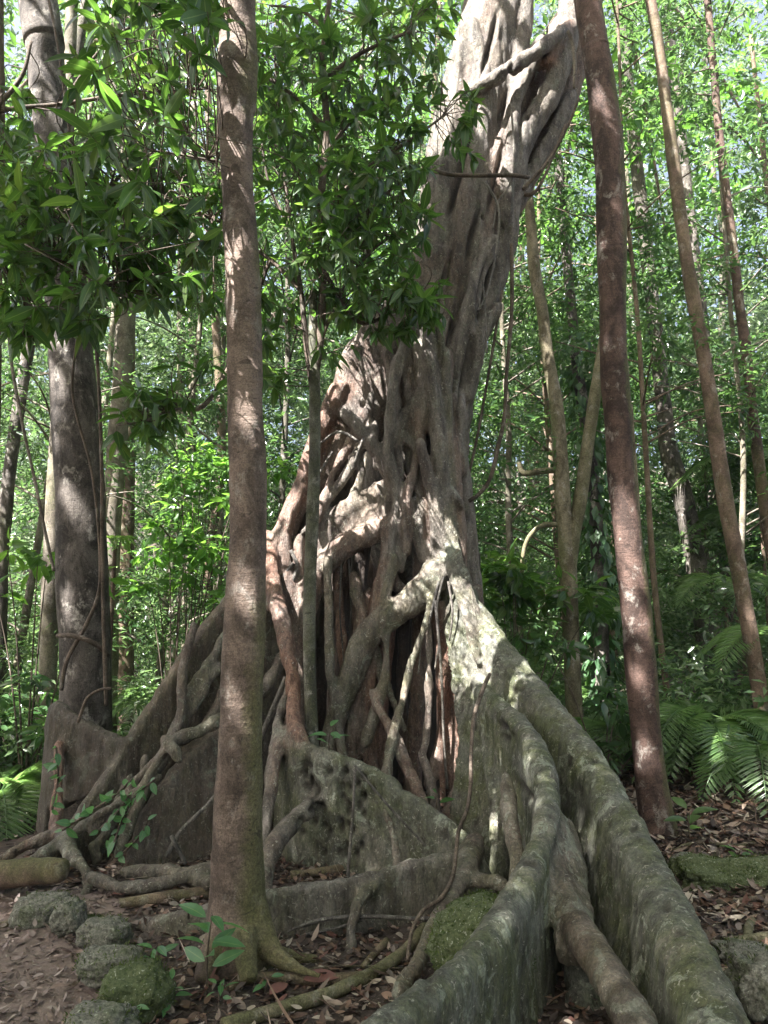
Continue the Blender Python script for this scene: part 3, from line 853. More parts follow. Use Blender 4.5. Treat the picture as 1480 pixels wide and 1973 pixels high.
# ribs lying on the left buttress
rib = lambda tone, pts: T_(part('aerial_root'), tone, pts, None, 8, .06)
rib((.3, .2, .2), [(372, 1210, 7, 5.58), (352, 1300, 9, 5.42), (345, 1395, 10, 5.3), (300, 1463, 9, 5.18), (262, 1505, 9, 5.12), (225, 1560, 8, 5.02), (180, 1600, 8, 4.95)])
rib(MIX, [(425, 1385, 12, 5.28), (385, 1408, 12, 5.22), (342, 1424, 13, 5.16), (308, 1460, 10, 5.1), (285, 1500, 9, 5.05), (262, 1560, 9, 5.0), (230, 1640, 8, 4.9)])
rib(MIX, [(318, 1425, 12, 5.16), (330, 1436, 12, 5.1), (345, 1462, 9, 5.05)])
rib(GREY, [(548, 1263, 12, 5.75), (513, 1318, 11, 5.6), (470, 1372, 11, 5.5), (430, 1425, 11, 5.4)])
rib(GREY, [(555, 1327, 9, 5.5), (534, 1403, 9, 5.3), (522, 1478, 10, 5.15), (512, 1592, 10, 4.95), (505, 1680, 12, 4.8)])
rib(BROWN, [(540, 1430, 9, 5.2), (525, 1516, 9, 5.08), (513, 1611, 10, 4.95), (505, 1690, 12, 4.85)])
# roots in front of the hollow
rib(BROWN, [(718, 1335, 8, 5.75), (733, 1372, 9, 5.65), (752, 1403, 10, 5.55), (771, 1448, 12, 5.45), (788, 1486, 12, 5.35), (803, 1520, 12, 5.25), (815, 1570, 14, 5.1)])
rib(PALE, [(838, 1130, 8, 5.85), (827, 1183, 7, 5.8), (827, 1270, 7, 5.75), (825, 1365, 8, 5.65), (820, 1429, 9, 5.55), (814, 1459, 9, 5.5), (827, 1497, 11, 5.4), (836, 1545, 12, 5.3), (840, 1600, 14, 5.2)])
rib(MIX, [(836, 1138, 8, 5.75), (816, 1213, 7, 5.7), (793, 1278, 8, 5.65), (778, 1342, 8, 5.6), (763, 1395, 9, 5.5), (752, 1440, 10, 5.4), (745, 1500, 12, 5.3)])
rib(BROWN, [(895, 1440, 9, 5.6), (885, 1500, 10, 5.5), (868, 1560, 11, 5.4), (850, 1590, 12, 5.3)])
rib(MIX, [(744, 1570, 8, 4.68), (756, 1600, 8, 4.62), (764, 1650, 9, 4.5), (768, 1690, 9, 4.4)])

rs_ = np.random.default_rng(5)
core = np.array([(958, 0, 56, 6.6), (937, 90, 58, 6.55), (918, 200, 64, 6.54), (904, 300, 72, 6.54), (899, 400, 78, 6.54), (887, 500, 78, 6.54), (869, 600, 73, 6.55), (848, 700, 84, 6.55), (812, 800, 98, 6.65), (792, 900, 100, 6.75)], float)
for k in range(13):     # strands fused to the leaning trunk
    u = -0.95 + 1.9 * k / 12 + rs_.normal() * .06
    i0 = rs_.integers(0, 3); i1 = rs_.integers(6, 10); pts = []
    for i in range(i0, i1):
        u += rs_.normal() * .10; u = float(np.clip(u, -1, 1)); c_ = core[i]
        front = math.sqrt(max(0, 1 - u * u)) * c_[2] * c_[3] / F
        pts.append((c_[0] + u * c_[2], c_[1], rs_.uniform(6, 12), c_[3] - front * .97))
    if len(pts) > 2: T_(tr, (rs_.uniform(.05, .4), .1, rs_.uniform(0, .3)), pts)
def wild(n, xr, y0, y1, Yr, r, drift, tones, lump=.1):
    for _ in range(n):
        x = rs_.uniform(*xr); ya = rs_.uniform(*y0); yb = rs_.uniform(*y1); m = 5; d = rs_.normal() * drift
        Ya = rs_.uniform(*Yr); R0 = rs_.uniform(*r)
        root(tones[rs_.integers(len(tones))], [(x + d * q / (m - 1) + rs_.normal() * 7, ya + (yb - ya) * q / (m - 1), R0 * rs_.uniform(.8, 1.25), Ya - .12 * q / (m - 1) + rs_.normal() * .03) for q in range(m)], lump=lump)
wild(9, (560, 860), (1030, 1150), (1430, 1590), (5.9, 6.25), (7, 13), 40, [RED, BROWN, INNER_SHADE, BROWN])
wild(3, (620, 780), (1060, 1160), (1400, 1560), (5.8, 6.0), (6, 9), 110, [BROWN, MIX, RED])
wild(4, (670, 800), (760, 830), (930, 1030), (6.02, 6.14), (5.5, 9), 60, [BROWN, GREY, (.3, .05, .1)])
wild(9, (850, 935), (1130, 1220), (1480, 1620), (5.84, 5.95), (5.5, 11), 30, [RED, BROWN, RED])
wild(7, (765, 860), (640, 700), (1000, 1100), (6.0, 6.1), (6, 11), 40, [GREY, BROWN, PALE])
for k in range(13):     # ribs along the long left buttress
    a = rs_.uniform(0, .75); off_ = rs_.uniform(30, 190); pts = []
    cr = np.array([(522, 1040, 6.0), (440, 1143, 5.8), (385, 1208, 5.68), (330, 1290, 5.55), (285, 1360, 5.45), (240, 1430, 5.35), (195, 1496, 5.25), (155, 1552, 5.15)], float)
    for q in range(6):
        t_ = min(a + .1 * q, 1) * 7; i = min(int(t_), 6); c_ = cr[i] + (cr[i + 1] - cr[i]) * (t_ - i)
        off_ += rs_.normal() * 10 + 8
        pts.append((c_[0] + rs_.normal() * 8 + off_ * .25, c_[1] + off_, rs_.uniform(5.5, 10), c_[2] - .10 - off_ * .0006))
    T_(part('aerial_root'), [(.3, .4, .3), (.5, .2, .3), (.2, .5, .1)][k % 3], pts, None, 8, .1)

SLITS = [(868, 640, 6.15, .22), (912, 440, 6.1, .3), (958, 330, 6.1, .35), (930, 540, 6.1, .22), (880, 350, 6.1, .3), (975, 180, 6.1, .3), (905, 250, 6.1, .3), (850, 560, 6.1, .3), (945, 80, 6.2, .35), (895, 720, 6.1, .3), (940, 690, 6.15, .3)]
AXIS = np.array([.24, 0, 0])
PITS = []
for _ in range(46):
    PITS.append(at(random.uniform(570, 720), random.uniform(1480, 1600) if random.random() < .75 else random.uniform(1600, 1650), 4.9))
for q in ((1105, 1405, 4.1), (1018, 1530, 4.3), (940, 1268, 5.05), (945, 1275, 5.05), (965, 1395, 4.9), (975, 1405, 4.9), (968, 1415, 4.9), (1165, 1560, 3.6), (1180, 1700, 3.2), (1195, 1740, 3.1), (930, 420, 6.2), (872, 630, 6.2), (1013, 235, 6.3), (820, 1830, 2.7), (1150, 1640, 3.4)):
    PITS.append(at(*q))
PITS = np.array(PITS)


def fig_disp(V, N, own, tone):
    lowb = np.clip(tone[:, 1] * 1.3, 0, 1)
    d = .010 * fbm(V * np.array([5, 5, 1.6]), 3) + .007 * fbm(V * np.array([18, 18, 5]), 3)
    d += .012 * lowb * perlin(V * np.array([2.0, 2.0, .9]) + 3)
    r3 = perlin(V * np.array([13, 13, 2.2]) + 40)
    d += np.where(V[:, 2] > 1.0, .010, .004) * (1 - np.abs(r3) * 2)
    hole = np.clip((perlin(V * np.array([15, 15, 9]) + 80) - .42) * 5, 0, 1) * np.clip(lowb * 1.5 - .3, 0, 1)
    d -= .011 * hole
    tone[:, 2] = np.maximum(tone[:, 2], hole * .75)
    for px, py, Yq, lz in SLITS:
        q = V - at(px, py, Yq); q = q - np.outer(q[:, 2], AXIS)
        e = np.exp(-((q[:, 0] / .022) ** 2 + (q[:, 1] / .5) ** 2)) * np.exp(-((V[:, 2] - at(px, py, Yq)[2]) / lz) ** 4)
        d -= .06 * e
        tone[:, 2] = np.maximum(tone[:, 2], np.clip(1.5 * e - .3, 0, 1))  # shade inside the slits put into the colour
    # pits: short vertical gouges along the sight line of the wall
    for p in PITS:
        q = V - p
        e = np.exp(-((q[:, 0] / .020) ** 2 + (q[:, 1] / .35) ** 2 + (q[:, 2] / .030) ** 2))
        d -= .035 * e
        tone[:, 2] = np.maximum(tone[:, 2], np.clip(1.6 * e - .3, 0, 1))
    return d


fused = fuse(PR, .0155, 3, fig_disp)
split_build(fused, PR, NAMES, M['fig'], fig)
del fused


def thin(name, pts, mat, parent=None, Y=None, seg=6, lump=.05):
    V, Fc = tube_vf(px4(pts, Y), seg=seg, lump=lump, step=.03)
    mb = MB(); mb.add(V, Fc)
    return mb.build(name, mat, parent)


for pts, Y in [
    ([(839, 1157, 3.5), (850, 1289, 3), (856, 1440, 3), (862, 1520, 3)], 5.7),
    ([(846, 1120, 3), (826, 1200, 2.5), (812, 1240, 2), (806, 1300, 2)], 5.7),
    ([(855, 1110, 3), (842, 1170, 2.5), (846, 1230, 2), (838, 1290, 1.6)], 5.7),
    ([(864, 1120, 3), (872, 1180, 2.5), (866, 1235, 2)], 5.65),
    ([(684, 1475, 3.5), (681, 1554, 3), (672, 1664, 3.5), (670, 1700, 4)], 4.78),
    ([(684, 1475, 2.5), (740, 1543, 2.5), (820, 1630, 2.5)], 4.55),
    ([(658, 1080, 2), (655, 1180, 1.6), (662, 1290, 1.6), (650, 1400, 1.6)], 6.0),
    ([(672, 1070, 2), (676, 1190, 1.6), (668, 1270, 1.6)], 6.05),
    ([(551, 1304, 5), (513, 1395, 5), (480, 1470, 5)], 5.5),
    ([(535, 1180, 4), (560, 1130, 4), (572, 1090, 4), (560, 1060, 4)], 5.95),
    ([(545, 1150, 4), (548, 1110, 4), (566, 1085, 4)], 5.95),
    ([(440, 1500, 4), (400, 1550, 4), (350, 1600, 5), (320, 1650, 5)], 5.0),
    ([(330, 1610, 4), (345, 1640, 4), (358, 1665, 4)], 4.8),
    ([(560, 1290, 4), (530, 1370, 4), (495, 1440, 4)], 5.55),
    ([(690, 850, 3), (655, 832, 3), (622, 850, 2.5), (610, 862, 2)], 5.9),
    ([(700, 845, 3), (690, 870, 2), (682, 895, 2)], 5.9),
    ([(640, 870, 3), (620, 905, 2.5), (605, 930, 2)], 5.95),
    ([(935, 350, 2.5), (960, 400, 2.5), (958, 470, 2), (940, 560, 2), (920, 600, 2)], 6.0),
    ([(985, 200, 2), (990, 330, 2), (960, 390, 2), (950, 440, 2)], 6.02),
    ([(938, 680, 2), (935, 600, 2), (930, 540, 2)], 6.02),
    ([(540, 1800, 3), (620, 1772, 4), (720, 1766, 4), (830, 1770, 4), (880, 1750, 3)], 3.95),
    ([(560, 1806, 3), (640, 1790, 3), (700, 1772, 3)], 3.95),
]:
    thin('aerial_root', pts, M['fig'], fig, Y)

# ------------------------------------------------------------------ trees with traced trunks
TALL = {}      # name -> (root empty, top point)


def trunk_tree(name, label, pts, Y, mat, group=None, moss=None, seg=14, lump=.08, top=12.0, extra=None, cat='tree', part_name='trunk'):
    P = px4(pts, Y)           # ordered from the top down
    up = P[0, :3] - P[1, :3]; up /= np.linalg.norm(up)
    if top and P[0, 2] < top:
        e = P[0].copy(); e[:3] = P[0, :3] + up * (top - P[0, 2]) / max(up[2], .3); e[3] *= .8
        P = np.concatenate([[e], P])
    if P[-1, 2] > -.05:
        dn = P[-1].copy(); dn[2] = float(gz(dn[0], dn[1])) - .15; dn[3] *= 1.08
        if P[-1, 2] - dn[2] > .05:
            P = np.concatenate([P, [dn]])
    root_ = empty(name, (P[-1, 0], P[-1, 1], max(P[-1, 2], -.15)), label, cat, group)
    V, Fc = tube_vf(P, seg=seg, lump=lump, step=.06)
    mb = MB()
    tn = np.zeros((len(V), 3))
    tn[:, 1] = .35 + .3 * perlin(V * 1.5)
    if moss is not None:
        ctr = np.repeat(V.reshape(-1, seg, 3).mean(1), seg, 0)
        nn = unit(V - ctr)
        tn[:, 1] = np.clip((nn @ unit(np.array(moss, float))) * .9 + .1 + .35 * perlin(V * 2.0), 0, 1)
    mb.add(V, Fc, tn)
    for ex in (extra or []):
        V2, F2 = tube_vf(px4(ex, Y), seg=10, lump=lump, step=.05)
        t2 = np.zeros((len(V2), 3)); t2[:, 1] = .5
        mb.add(V2, F2, t2)
    mb.build(part_name, mat, root_)
    TALL[root_.name] = (root_, P[0, :3].copy())
    return root_


# near reddish trunk: fused flare at the foot, fine ripples
near_pts = [(459, 0, 34), (458, 150, 33), (456, 300, 33), (463, 420, 33), (468, 520, 33), (470, 640, 34), (474, 800, 35), (478, 1000, 37), (474, 1150, 39), (469, 1300, 42), (464, 1450, 45), (460, 1600, 47), (458, 1700, 51), (459, 1780, 57), (461, 1840, 64)]
near_P = px4(near_pts, 3.62)
near_P = np.concatenate([[[near_P[0, 0] - .12, 3.62, 12.0, .07]], near_P, [[near_P[-1, 0], 3.62, -.2, near_P[-1, 3] * 1.1]]])
near = empty('rainforest_tree', (near_P[-1, 0], 3.62, 0), 'slender red-brown trunk with mossy right flank standing in front of the fig', 'tree')
V, Fc = tube_vf(near_P, seg=28, step=.05, lump=.05)
npr = [dict(V=V, F=Fc, part=0, tone=(0, 0, 0))]
nn_ = ['trunk']
for pts in ([(488, 1740, 26, 3.60), (505, 1800, 26, 3.56), (535, 1845, 18, 3.5), (580, 1868, 11, 3.45), (620, 1880, 8, 3.42)],
            [(425, 1780, 22, 3.58), (408, 1840, 20, 3.5), (392, 1890, 16, 3.42)],
            [(470, 1790, 26, 3.5), (475, 1850, 22, 3.42), (480, 1890, 16, 3.36)],
            [(490, 1790, 24, 3.62), (520, 1830, 18, 3.66), (560, 1845, 12, 3.68), (615, 1848, 9, 3.68)]):
    V, Fc = tube_vf(px4(pts), seg=10, step=.03)
    npr.append(dict(V=V, F=Fc, part=len(nn_), tone=(0, 1, 0))); nn_.append('root_flare')


def near_disp(V, N, own, tone):
    a = .008 * fbm(V * np.array([6, 6, 3]), 3) + .012 * perlin(V * np.array([2, 2, 1.7]) + 5)
    rp = perlin(np.stack([V[:, 0] * 9, V[:, 1] * 9, V[:, 2] * 46 + 3 * perlin(V * 5)], -1))
    amp = .0019 * np.clip(.3 + 1.6 * perlin(V * np.array([4, 4, 1.6]) + 7), 0, 1.2)
    ax = np.interp(V[:, 2], near_P[::-1, 2], near_P[::-1, 0])
    s = (V[:, 0] - ax) / .09
    tone[:, 1] = np.clip(tone[:, 1] * .8 + .55 * s + .05 + .75 * perlin(V * np.array([3, 3, 1.4]) + 2) - .05 * V[:, 2], 0, 1)
    return a + amp * np.maximum(rp, -.2) * 2


fu = fuse([p for p in npr], .011, 2, near_disp)
split_build(fu, npr, nn_, M['near'], near)
TALL[near.name] = (near, near_P[0, :3].copy())

t2 = trunk_tree('rainforest_tree', 'tall smooth red-brown trunk rising behind the great right buttress of the fig', [(1128, -20, 25), (1148, 100, 26), (1162, 200, 26), (1172, 300, 27), (1177, 420, 27), (1180, 560, 26), (1183, 700, 26), (1190, 800, 26), (1198, 920, 27), (1207, 1010, 27), (1218, 1110, 28), (1227, 1210, 29), (1235, 1310, 29), (1244, 1410, 29), (1254, 1510, 29), (1266, 1590, 34), (1272, 1640, 46)], 5.6, M['red'], moss=(1, .2, 0), seg=24, lump=.13)
t3 = trunk_tree('rainforest_tree', 'thick dark flaky trunk draped with thin vines at the fig left side', [(72, 0, 36), (84, 80, 34), (96, 200, 34), (104, 320, 34), (115, 450, 36), (128, 580, 38), (140, 700, 42), (146, 800, 44), (151, 900, 46), (157, 1050, 47), (161, 1200, 48), (164, 1320, 49), (162, 1400, 52), (156, 1500, 56), (150, 1600, 62)], 6.25, M['dark'], moss=(.3, 1, 0), seg=22, lump=.10)
t4 = trunk_tree('rainforest_tree', 'pale lichened trunk seen just right of the thick dark trunk', [(228, 0, 17), (215, 150, 17), (250, 300, 17), (248, 500, 18), (240, 640, 18), (232, 780, 18), (222, 900, 18), (214, 1050, 18), (208, 1250, 19), (205, 1500, 20)], 9.0, M['pale'])
t5 = trunk_tree('rainforest_tree', 'pale bare trunk half hidden behind the thick dark trunk', [(120, 560, 13), (112, 800, 14), (104, 950, 15), (98, 1100, 16), (94, 1250, 17), (90, 1350, 18), (86, 1560, 20)], 7.6, M['pale'])
t6 = trunk_tree('forked_tree', 'mossy pale trunk forking into two arms between the fig and red-brown trunk', [(1012, 300, 9), (1022, 420, 10), (1030, 520, 11), (1045, 600, 11), (1056, 690, 12), (1072, 780, 13), (1080, 880, 14), (1086, 980, 15), (1094, 1080, 16), (1099, 1200, 16), (1104, 1320, 16), (1110, 1440, 18)], 8.0, M['mossy'], extra=[[(1165, 640, 9), (1150, 740, 11), (1132, 860, 12), (1120, 950, 13), (1106, 1020, 14), (1096, 1090, 15)], [(1078, 905, 6), (1040, 908, 6), (1008, 912, 6), (1000, 890, 5)], [(1080, 1010, 5), (1040, 1015, 5), (1012, 1050, 4), (1004, 1120, 4)]], moss=(-.4, 0, .5))
t7 = trunk_tree('rainforest_tree', 'slender speckled trunk leaning across beside the palms, second from the edge', [(1250, -20, 10), (1268, 80, 10), (1286, 220, 11), (1300, 330, 12), (1320, 480, 12), (1340, 600, 13), (1358, 700, 13), (1374, 800, 14), (1388, 900, 15), (1404, 1000, 15), (1420, 1080, 15), (1438, 1180, 15), (1456, 1280, 15), (1474, 1400, 16), (1490, 1510, 18)], 7.0, M['brown'])
t8 = trunk_tree('rainforest_tree', 'thin brown trunk close to the photo edge, rightmost of all trunks', [(1372, 100, 7), (1385, 250, 8), (1400, 370, 8), (1412, 470, 9), (1424, 580, 9), (1438, 680, 10), (1448, 780, 10), (1458, 860, 11), (1470, 950, 11), (1484, 1040, 12), (1500, 1150, 12), (1530, 1400, 14)], 8.5, M['red'])
t9 = trunk_tree('rainforest_tree', 'leaning dark flaky trunk with a sunlit foot beyond the red-brown trunk', [(1270, 700, 14), (1288, 860, 17), (1308, 930, 19), (1326, 1000, 20), (1340, 1080, 20), (1352, 1160, 20), (1362, 1240, 20), (1372, 1420, 22)], 10.0, M['dark'])
t10 = trunk_tree('rainforest_tree', 'dark shaded trunk behind the slender speckled trunk among palm fronds', [(1345, 560, 12), (1372, 800, 14), (1390, 950, 15), (1405, 1100, 16), (1415, 1250, 17), (1420, 1480, 18)], 11.0, M['dark'])
t11 = trunk_tree('rainforest_tree', 'thin sunlit trunk just left of the near red-brown trunk', [(405, 300, 7), (415, 600, 8), (428, 850, 8), (420, 960, 8), (405, 1060, 8), (400, 1180, 9), (398, 1420, 10)], 12.0, M['brown'])
t12 = trunk_tree('rainforest_tree', 'pale straight trunk in the gap between dark trunk and near trunk', [(350, 400, 7), (348, 800, 8), (345, 950, 8), (332, 1080, 9), (330, 1250, 9), (330, 1450, 10)], 13.0, M['pale'])
t13 = trunk_tree('rainforest_tree', 'grey mottled trunk directly behind the long left buttress', [(372, 500, 8), (370, 900, 9), (364, 1060, 9), (360, 1180, 10), (358, 1430, 11)], 14.0, M['pale'])
t14 = trunk_tree('rainforest_tree', 'brown trunk slanting up through the big leaves beside the near trunk', [(305, 60, 14), (290, 180, 14), (272, 270, 14), (262, 380, 14), (250, 520, 14), (246, 700, 14), (244, 1000, 15), (240, 1450, 16)], 10.5, M['brown'])
t15 = trunk_tree('rainforest_tree', 'rough trunk cut by the edge, leftmost of all trunks', [(-8, -10, 14), (-6, 250, 15), (-10, 500, 15), (-20, 900, 18), (-30, 1500, 20)], 6.6, M['brown'])
t16 = trunk_tree('rainforest_tree', 'dark curved trunk at the edge behind the light green sapling', [(60, 640, 11), (40, 760, 12), (22, 880, 12), (10, 1000, 13), (2, 1100, 13), (-5, 1450, 14)], 8.2, M['dark'])

# ------------------------------------------------------------------ lianas
def liana(label, pts, Y=None, mat='twig', group=None):
    o = thin('liana', pts, M[mat], None, Y)
    return tag(o, label, 'vine', group)


liana('dark looping liana hanging beside the fig and curling back to it', [(986, 470, 4), (986, 600, 4), (976, 720, 4), (972, 800, 4), (960, 860, 4.5), (945, 920, 4.5), (925, 950, 4.5), (903, 966, 4.5)], 6.2)
liana('thin straight liana hanging close to the fig, inside the loop', [(968, 560, 3), (955, 640, 3), (938, 740, 3), (920, 840, 3), (900, 930, 3)], 6.25)
liana('thin dark vine stretched level across the fig trunk', [(838, 330, 4, 6.05), (875, 337, 4, 5.98), (930, 338, 4, 5.97), (990, 338, 4, 5.98), (1018, 342, 4, 6.1)])
liana('wiry black liana hanging in front of the two great buttresses', [(944, 1298, 3.5, 4.9), (930, 1330, 4.5, 4.85), (914, 1380, 4.5, 4.75), (908, 1450, 4, 4.6), (907, 1510, 4, 4.5), (900, 1560, 4, 4.4), (884, 1600, 4, 4.3), (878, 1650, 4, 4.15), (872, 1690, 4.5, 4.05), (850, 1730, 4.5, 3.9), (818, 1752, 4, 3.85), (795, 1790, 4, 3.75), (785, 1850, 4, 3.6)])
liana('two-strand vine climbing straight up the dark trunk', [(205, 1360, 4), (200, 1200, 4), (197, 1050, 4), (196, 900, 3.5), (188, 700, 3.5), (170, 520, 3), (140, 300, 3), (112, 90, 3), (90, -20, 3)], 5.85)
liana('thin vine crossing the dark trunk aslant', [(118, 1330, 4), (130, 1270, 4), (168, 1200, 4), (192, 1130, 3.5), (190, 1020, 3), (175, 900, 2.5), (140, 760, 2.5), (150, 640, 2.5)], 5.85)
liana('dark vine looped round the foot of the dark trunk', [(112, 1225, 5, 5.95), (135, 1224, 5, 5.82), (165, 1232, 5, 5.8), (190, 1245, 5, 5.86), (208, 1262, 5, 6.0)])
liana('curved dry vine arching over the root beside the dark trunk', [(150, 1392, 3), (158, 1370, 3), (168, 1345, 3), (190, 1330, 3), (215, 1326, 3)], 5.35)
liana('long pale vine hanging past the light green sapling', [(12, 540, 3), (20, 680, 3), (40, 800, 3), (66, 920, 3), (84, 1010, 3), (104, 1100, 3)], 6.0, 'pale')
liana('pale knotted vine dangling beside the tall smooth trunk top', [(1095, 60, 4), (1104, 85, 4), (1108, 130, 3.5), (1106, 170, 3)], 5.9, 'pale')
liana('long thin vine sweeping up from the level vine to the smooth trunk', [(1008, 365, 4), (1040, 330, 3.5), (1070, 290, 3), (1100, 230, 3), (1115, 190, 2.5)], 6.0)
liana('drooping vine hook below the level vine', [(1010, 375, 4), (1025, 374, 4), (1042, 355, 3), (1062, 310, 3), (1090, 240, 2.5)], 6.1)
liana('thin vine stem running up the smooth red-brown trunk', [(1215, 780, 4), (1220, 850, 4), (1226, 930, 4), (1232, 1020, 4), (1240, 1100, 3.5)], 5.6, 'mossy')

GAPS = [(455, 40, 3.5, .10), (468, 130, 3.5, .08), (452, 230, 3.5, .08), (440, 330, 3.5, .07), (442, 480, 3.5, .09), (440, 560, 3.5, .06), (448, 650, 3.5, .07), (470, 700, 3.5, .08), (475, 790, 3.5, .08), (470, 1130, 3.5, .05), (450, 1360, 3.5, .05),  # spots picked to be sunlit; foliage on their sun lines is removed
        (690, 740, 6.1, .20), (640, 730, 6.1, .10), (720, 790, 6.1, .16), (815, 690, 6.0, .12), (660, 850, 6.0, .10), (690, 970, 6.0, .22), (560, 985, 6.0, .13), (740, 985, 6.0, .16), (830, 1000, 5.9, .13), (835, 1090, 5.8, .13), (870, 1045, 5.9, .10), (905, 1130, 5.6, .13), (950, 1190, 5.3, .12), (780, 1160, 5.8, .10), (530, 1050, 6.0, .12), (545, 1190, 5.7, .10), (575, 1180, 6.0, .10),
        (880, 1260, 6.0, .12), (870, 1340, 6.0, .12), (880, 1420, 6.0, .14), (826, 1300, 5.7, .08), (870, 1500, 6.0, .08), (765, 1430, 5.5, .08),
        (1205, 990, 5.5, .10), (1212, 1065, 5.5, .11), (1220, 1180, 5.5, .07), (1232, 1300, 5.5, .045), (1238, 1440, 5.5, .05), (1160, 180, 5.5, .07),
        (108, 680, 6.1, .10), (112, 760, 6.1, .10), (115, 840, 6.1, .07), (150, 990, 6.1, .07), (145, 1190, 6.1, .06), (65, 150, 6.2, .10), (70, 20, 6.2, .12),
        (925, 60, 6.4, .10), (900, 150, 6.4, .10), (1000, 110, 6.3, .09), (1080, 150, 6.4, .10), (985, 340, 6.2, .14), (1060, 240, 6.4, .14), (860, 1210, 5.9, .16), (900, 1290, 5.9, .16), (905, 1380, 5.85, .15), (900, 1480, 5.8, .13), (920, 1250, 5.4, .16), (990, 1000, 8, .4), (620, 1060, 6, .15), (640, 760, 6.1, .15), (600, 890, 6.1, .12), (1300, 1200, 9, .8), (1100, 1220, 8.5, .6), (1000, 1250, 8, .5), (300, 1080, 9, .8), (360, 900, 9, .6), (60, 1330, 7, .6), (20, 1550, 6.3, .4), (1200, 700, 11, .9), (1000, 800, 10, .8), (1430, 1150, 9.5, .8), (560, 850, 10, .7), (250, 1200, 8, .5),
        (1360, 1130, 10, .4), (1345, 1030, 10, .3), (1270, 250, 7, .3), (1130, 1000, 8, .25)]


def in_gap(Cm, extra, tmin=.5, k=.6):
    kill = np.zeros(len(Cm), bool)
    for px, py, Y, r in GAPS:
        v = Cm - at(px, py, Y)
        t_ = v @ S_SUN
        kill |= (t_ > tmin) & (np.linalg.norm(v - t_[:, None] * S_SUN, axis=1) < (r * min(k, 1.0) * .6 + extra if r > .24 else r * k + extra if r > .14 else r * min(k, 1.1) + extra * .5))
    return kill


# ------------------------------------------------------------------ slender trees with the big leaves
def spray_tree(name, label, trunk, forks, branches, zones, Y, twig_mat, leaf_mat, n_leaf=(5, 9), Lr=(.13, .22), asp=.30, seed=1, cat='tree'):
    rs = np.random.default_rng(seed)
    P = px4(trunk, Y)
    root_ = empty(name, (P[-1, 0], P[-1, 1], 0), label, cat)
    mb = MB(); V, Fc = tube_vf(P, seg=12, lump=.07, step=.05)
    tn = np.zeros((len(V), 3)); tn[:, 1] = .45
    mb.add(V, Fc, tn)
    mb.build('trunk', M['grey'], root_)
    nodes, nid, brs = [], [], []
    for bi, f in enumerate(list(forks) + list(branches)):
        m2 = MB(); q = px4(f, Y); V, Fc = tube_vf(q, seg=7, lump=.06, step=.04); m2.add(V, Fc); brs.append(m2)
        c_ = catmull(q, .07)[:, :3]; nodes.append(c_); nid += [bi] * len(c_)
    nodes_all = np.concatenate(nodes)
    ds = []
    for (x0, y0, x1, y1, Y0, Y1, n) in zones:
        for _ in range(int(n * 1.75)):
            c = at(rs.uniform(x0, x1), rs.uniform(y0, y1), rs.uniform(Y0, Y1))
            d2 = np.linalg.norm(nodes_all - c, axis=1)
            if in_gap(c[None], .06, 1.5, .8)[0]: continue
            ni = np.argmin(d2 + rs.random(len(d2)) * .15); b = nodes_all[ni]
            mid = (b + c) / 2 + np.array([0, 0, .06]) + rs.normal(size=3) * (.03 + .12 * np.linalg.norm(c - b))
            d0 = c - mid; d0 /= np.linalg.norm(d0) + 1e-9
            V, Fc = tube_vf(np.array([[*b, .005], [*mid, .0035], [*c, .002]]), seg=4, step=.08)
            brs[nid[ni]].add(V, Fc)
            k = rs.integers(*n_leaf)
            ang = np.arange(k) * 2.4 + rs.random() * 6
            a = unit(np.cross(d0, [0, 0, 1.0]) + 1e-3)[None, :]; bb = np.cross(d0, a[0])[None, :]
            D = a * np.cos(ang)[:, None] + bb * np.sin(ang)[:, None] + d0[None, :] * .5
            D[:, 2] -= rs.uniform(.15, .75, k)
            C = c[None, :] - d0[None, :] * (rs.random((k, 1)) * .10)
            Nn = np.array([0, 0, 1.0])[None, :] + rs.normal(size=(k, 3)) * .45
            L = Lr[0] + (Lr[1] - Lr[0]) * rs.beta(1.2, 1.5, k)
            W_ = L * asp * rs.uniform(.85, 1.2, k); cu = rs.uniform(.05, .45, k)
            ok = ~in_gap(C + unit(D) * L[:, None] * .5, .05, 1.5, .8)
            if ok.any(): ds.append(leaf_hi(C[ok], D[ok], Nn[ok], L[ok], W_[ok], cu[ok]))
    for m2 in brs: m2.build('branch', M['twig'], root_)
    crown = obj('crown', leaf_mesh('crown', cat_leaves(ds), leaf_mat), root_)
    return root_


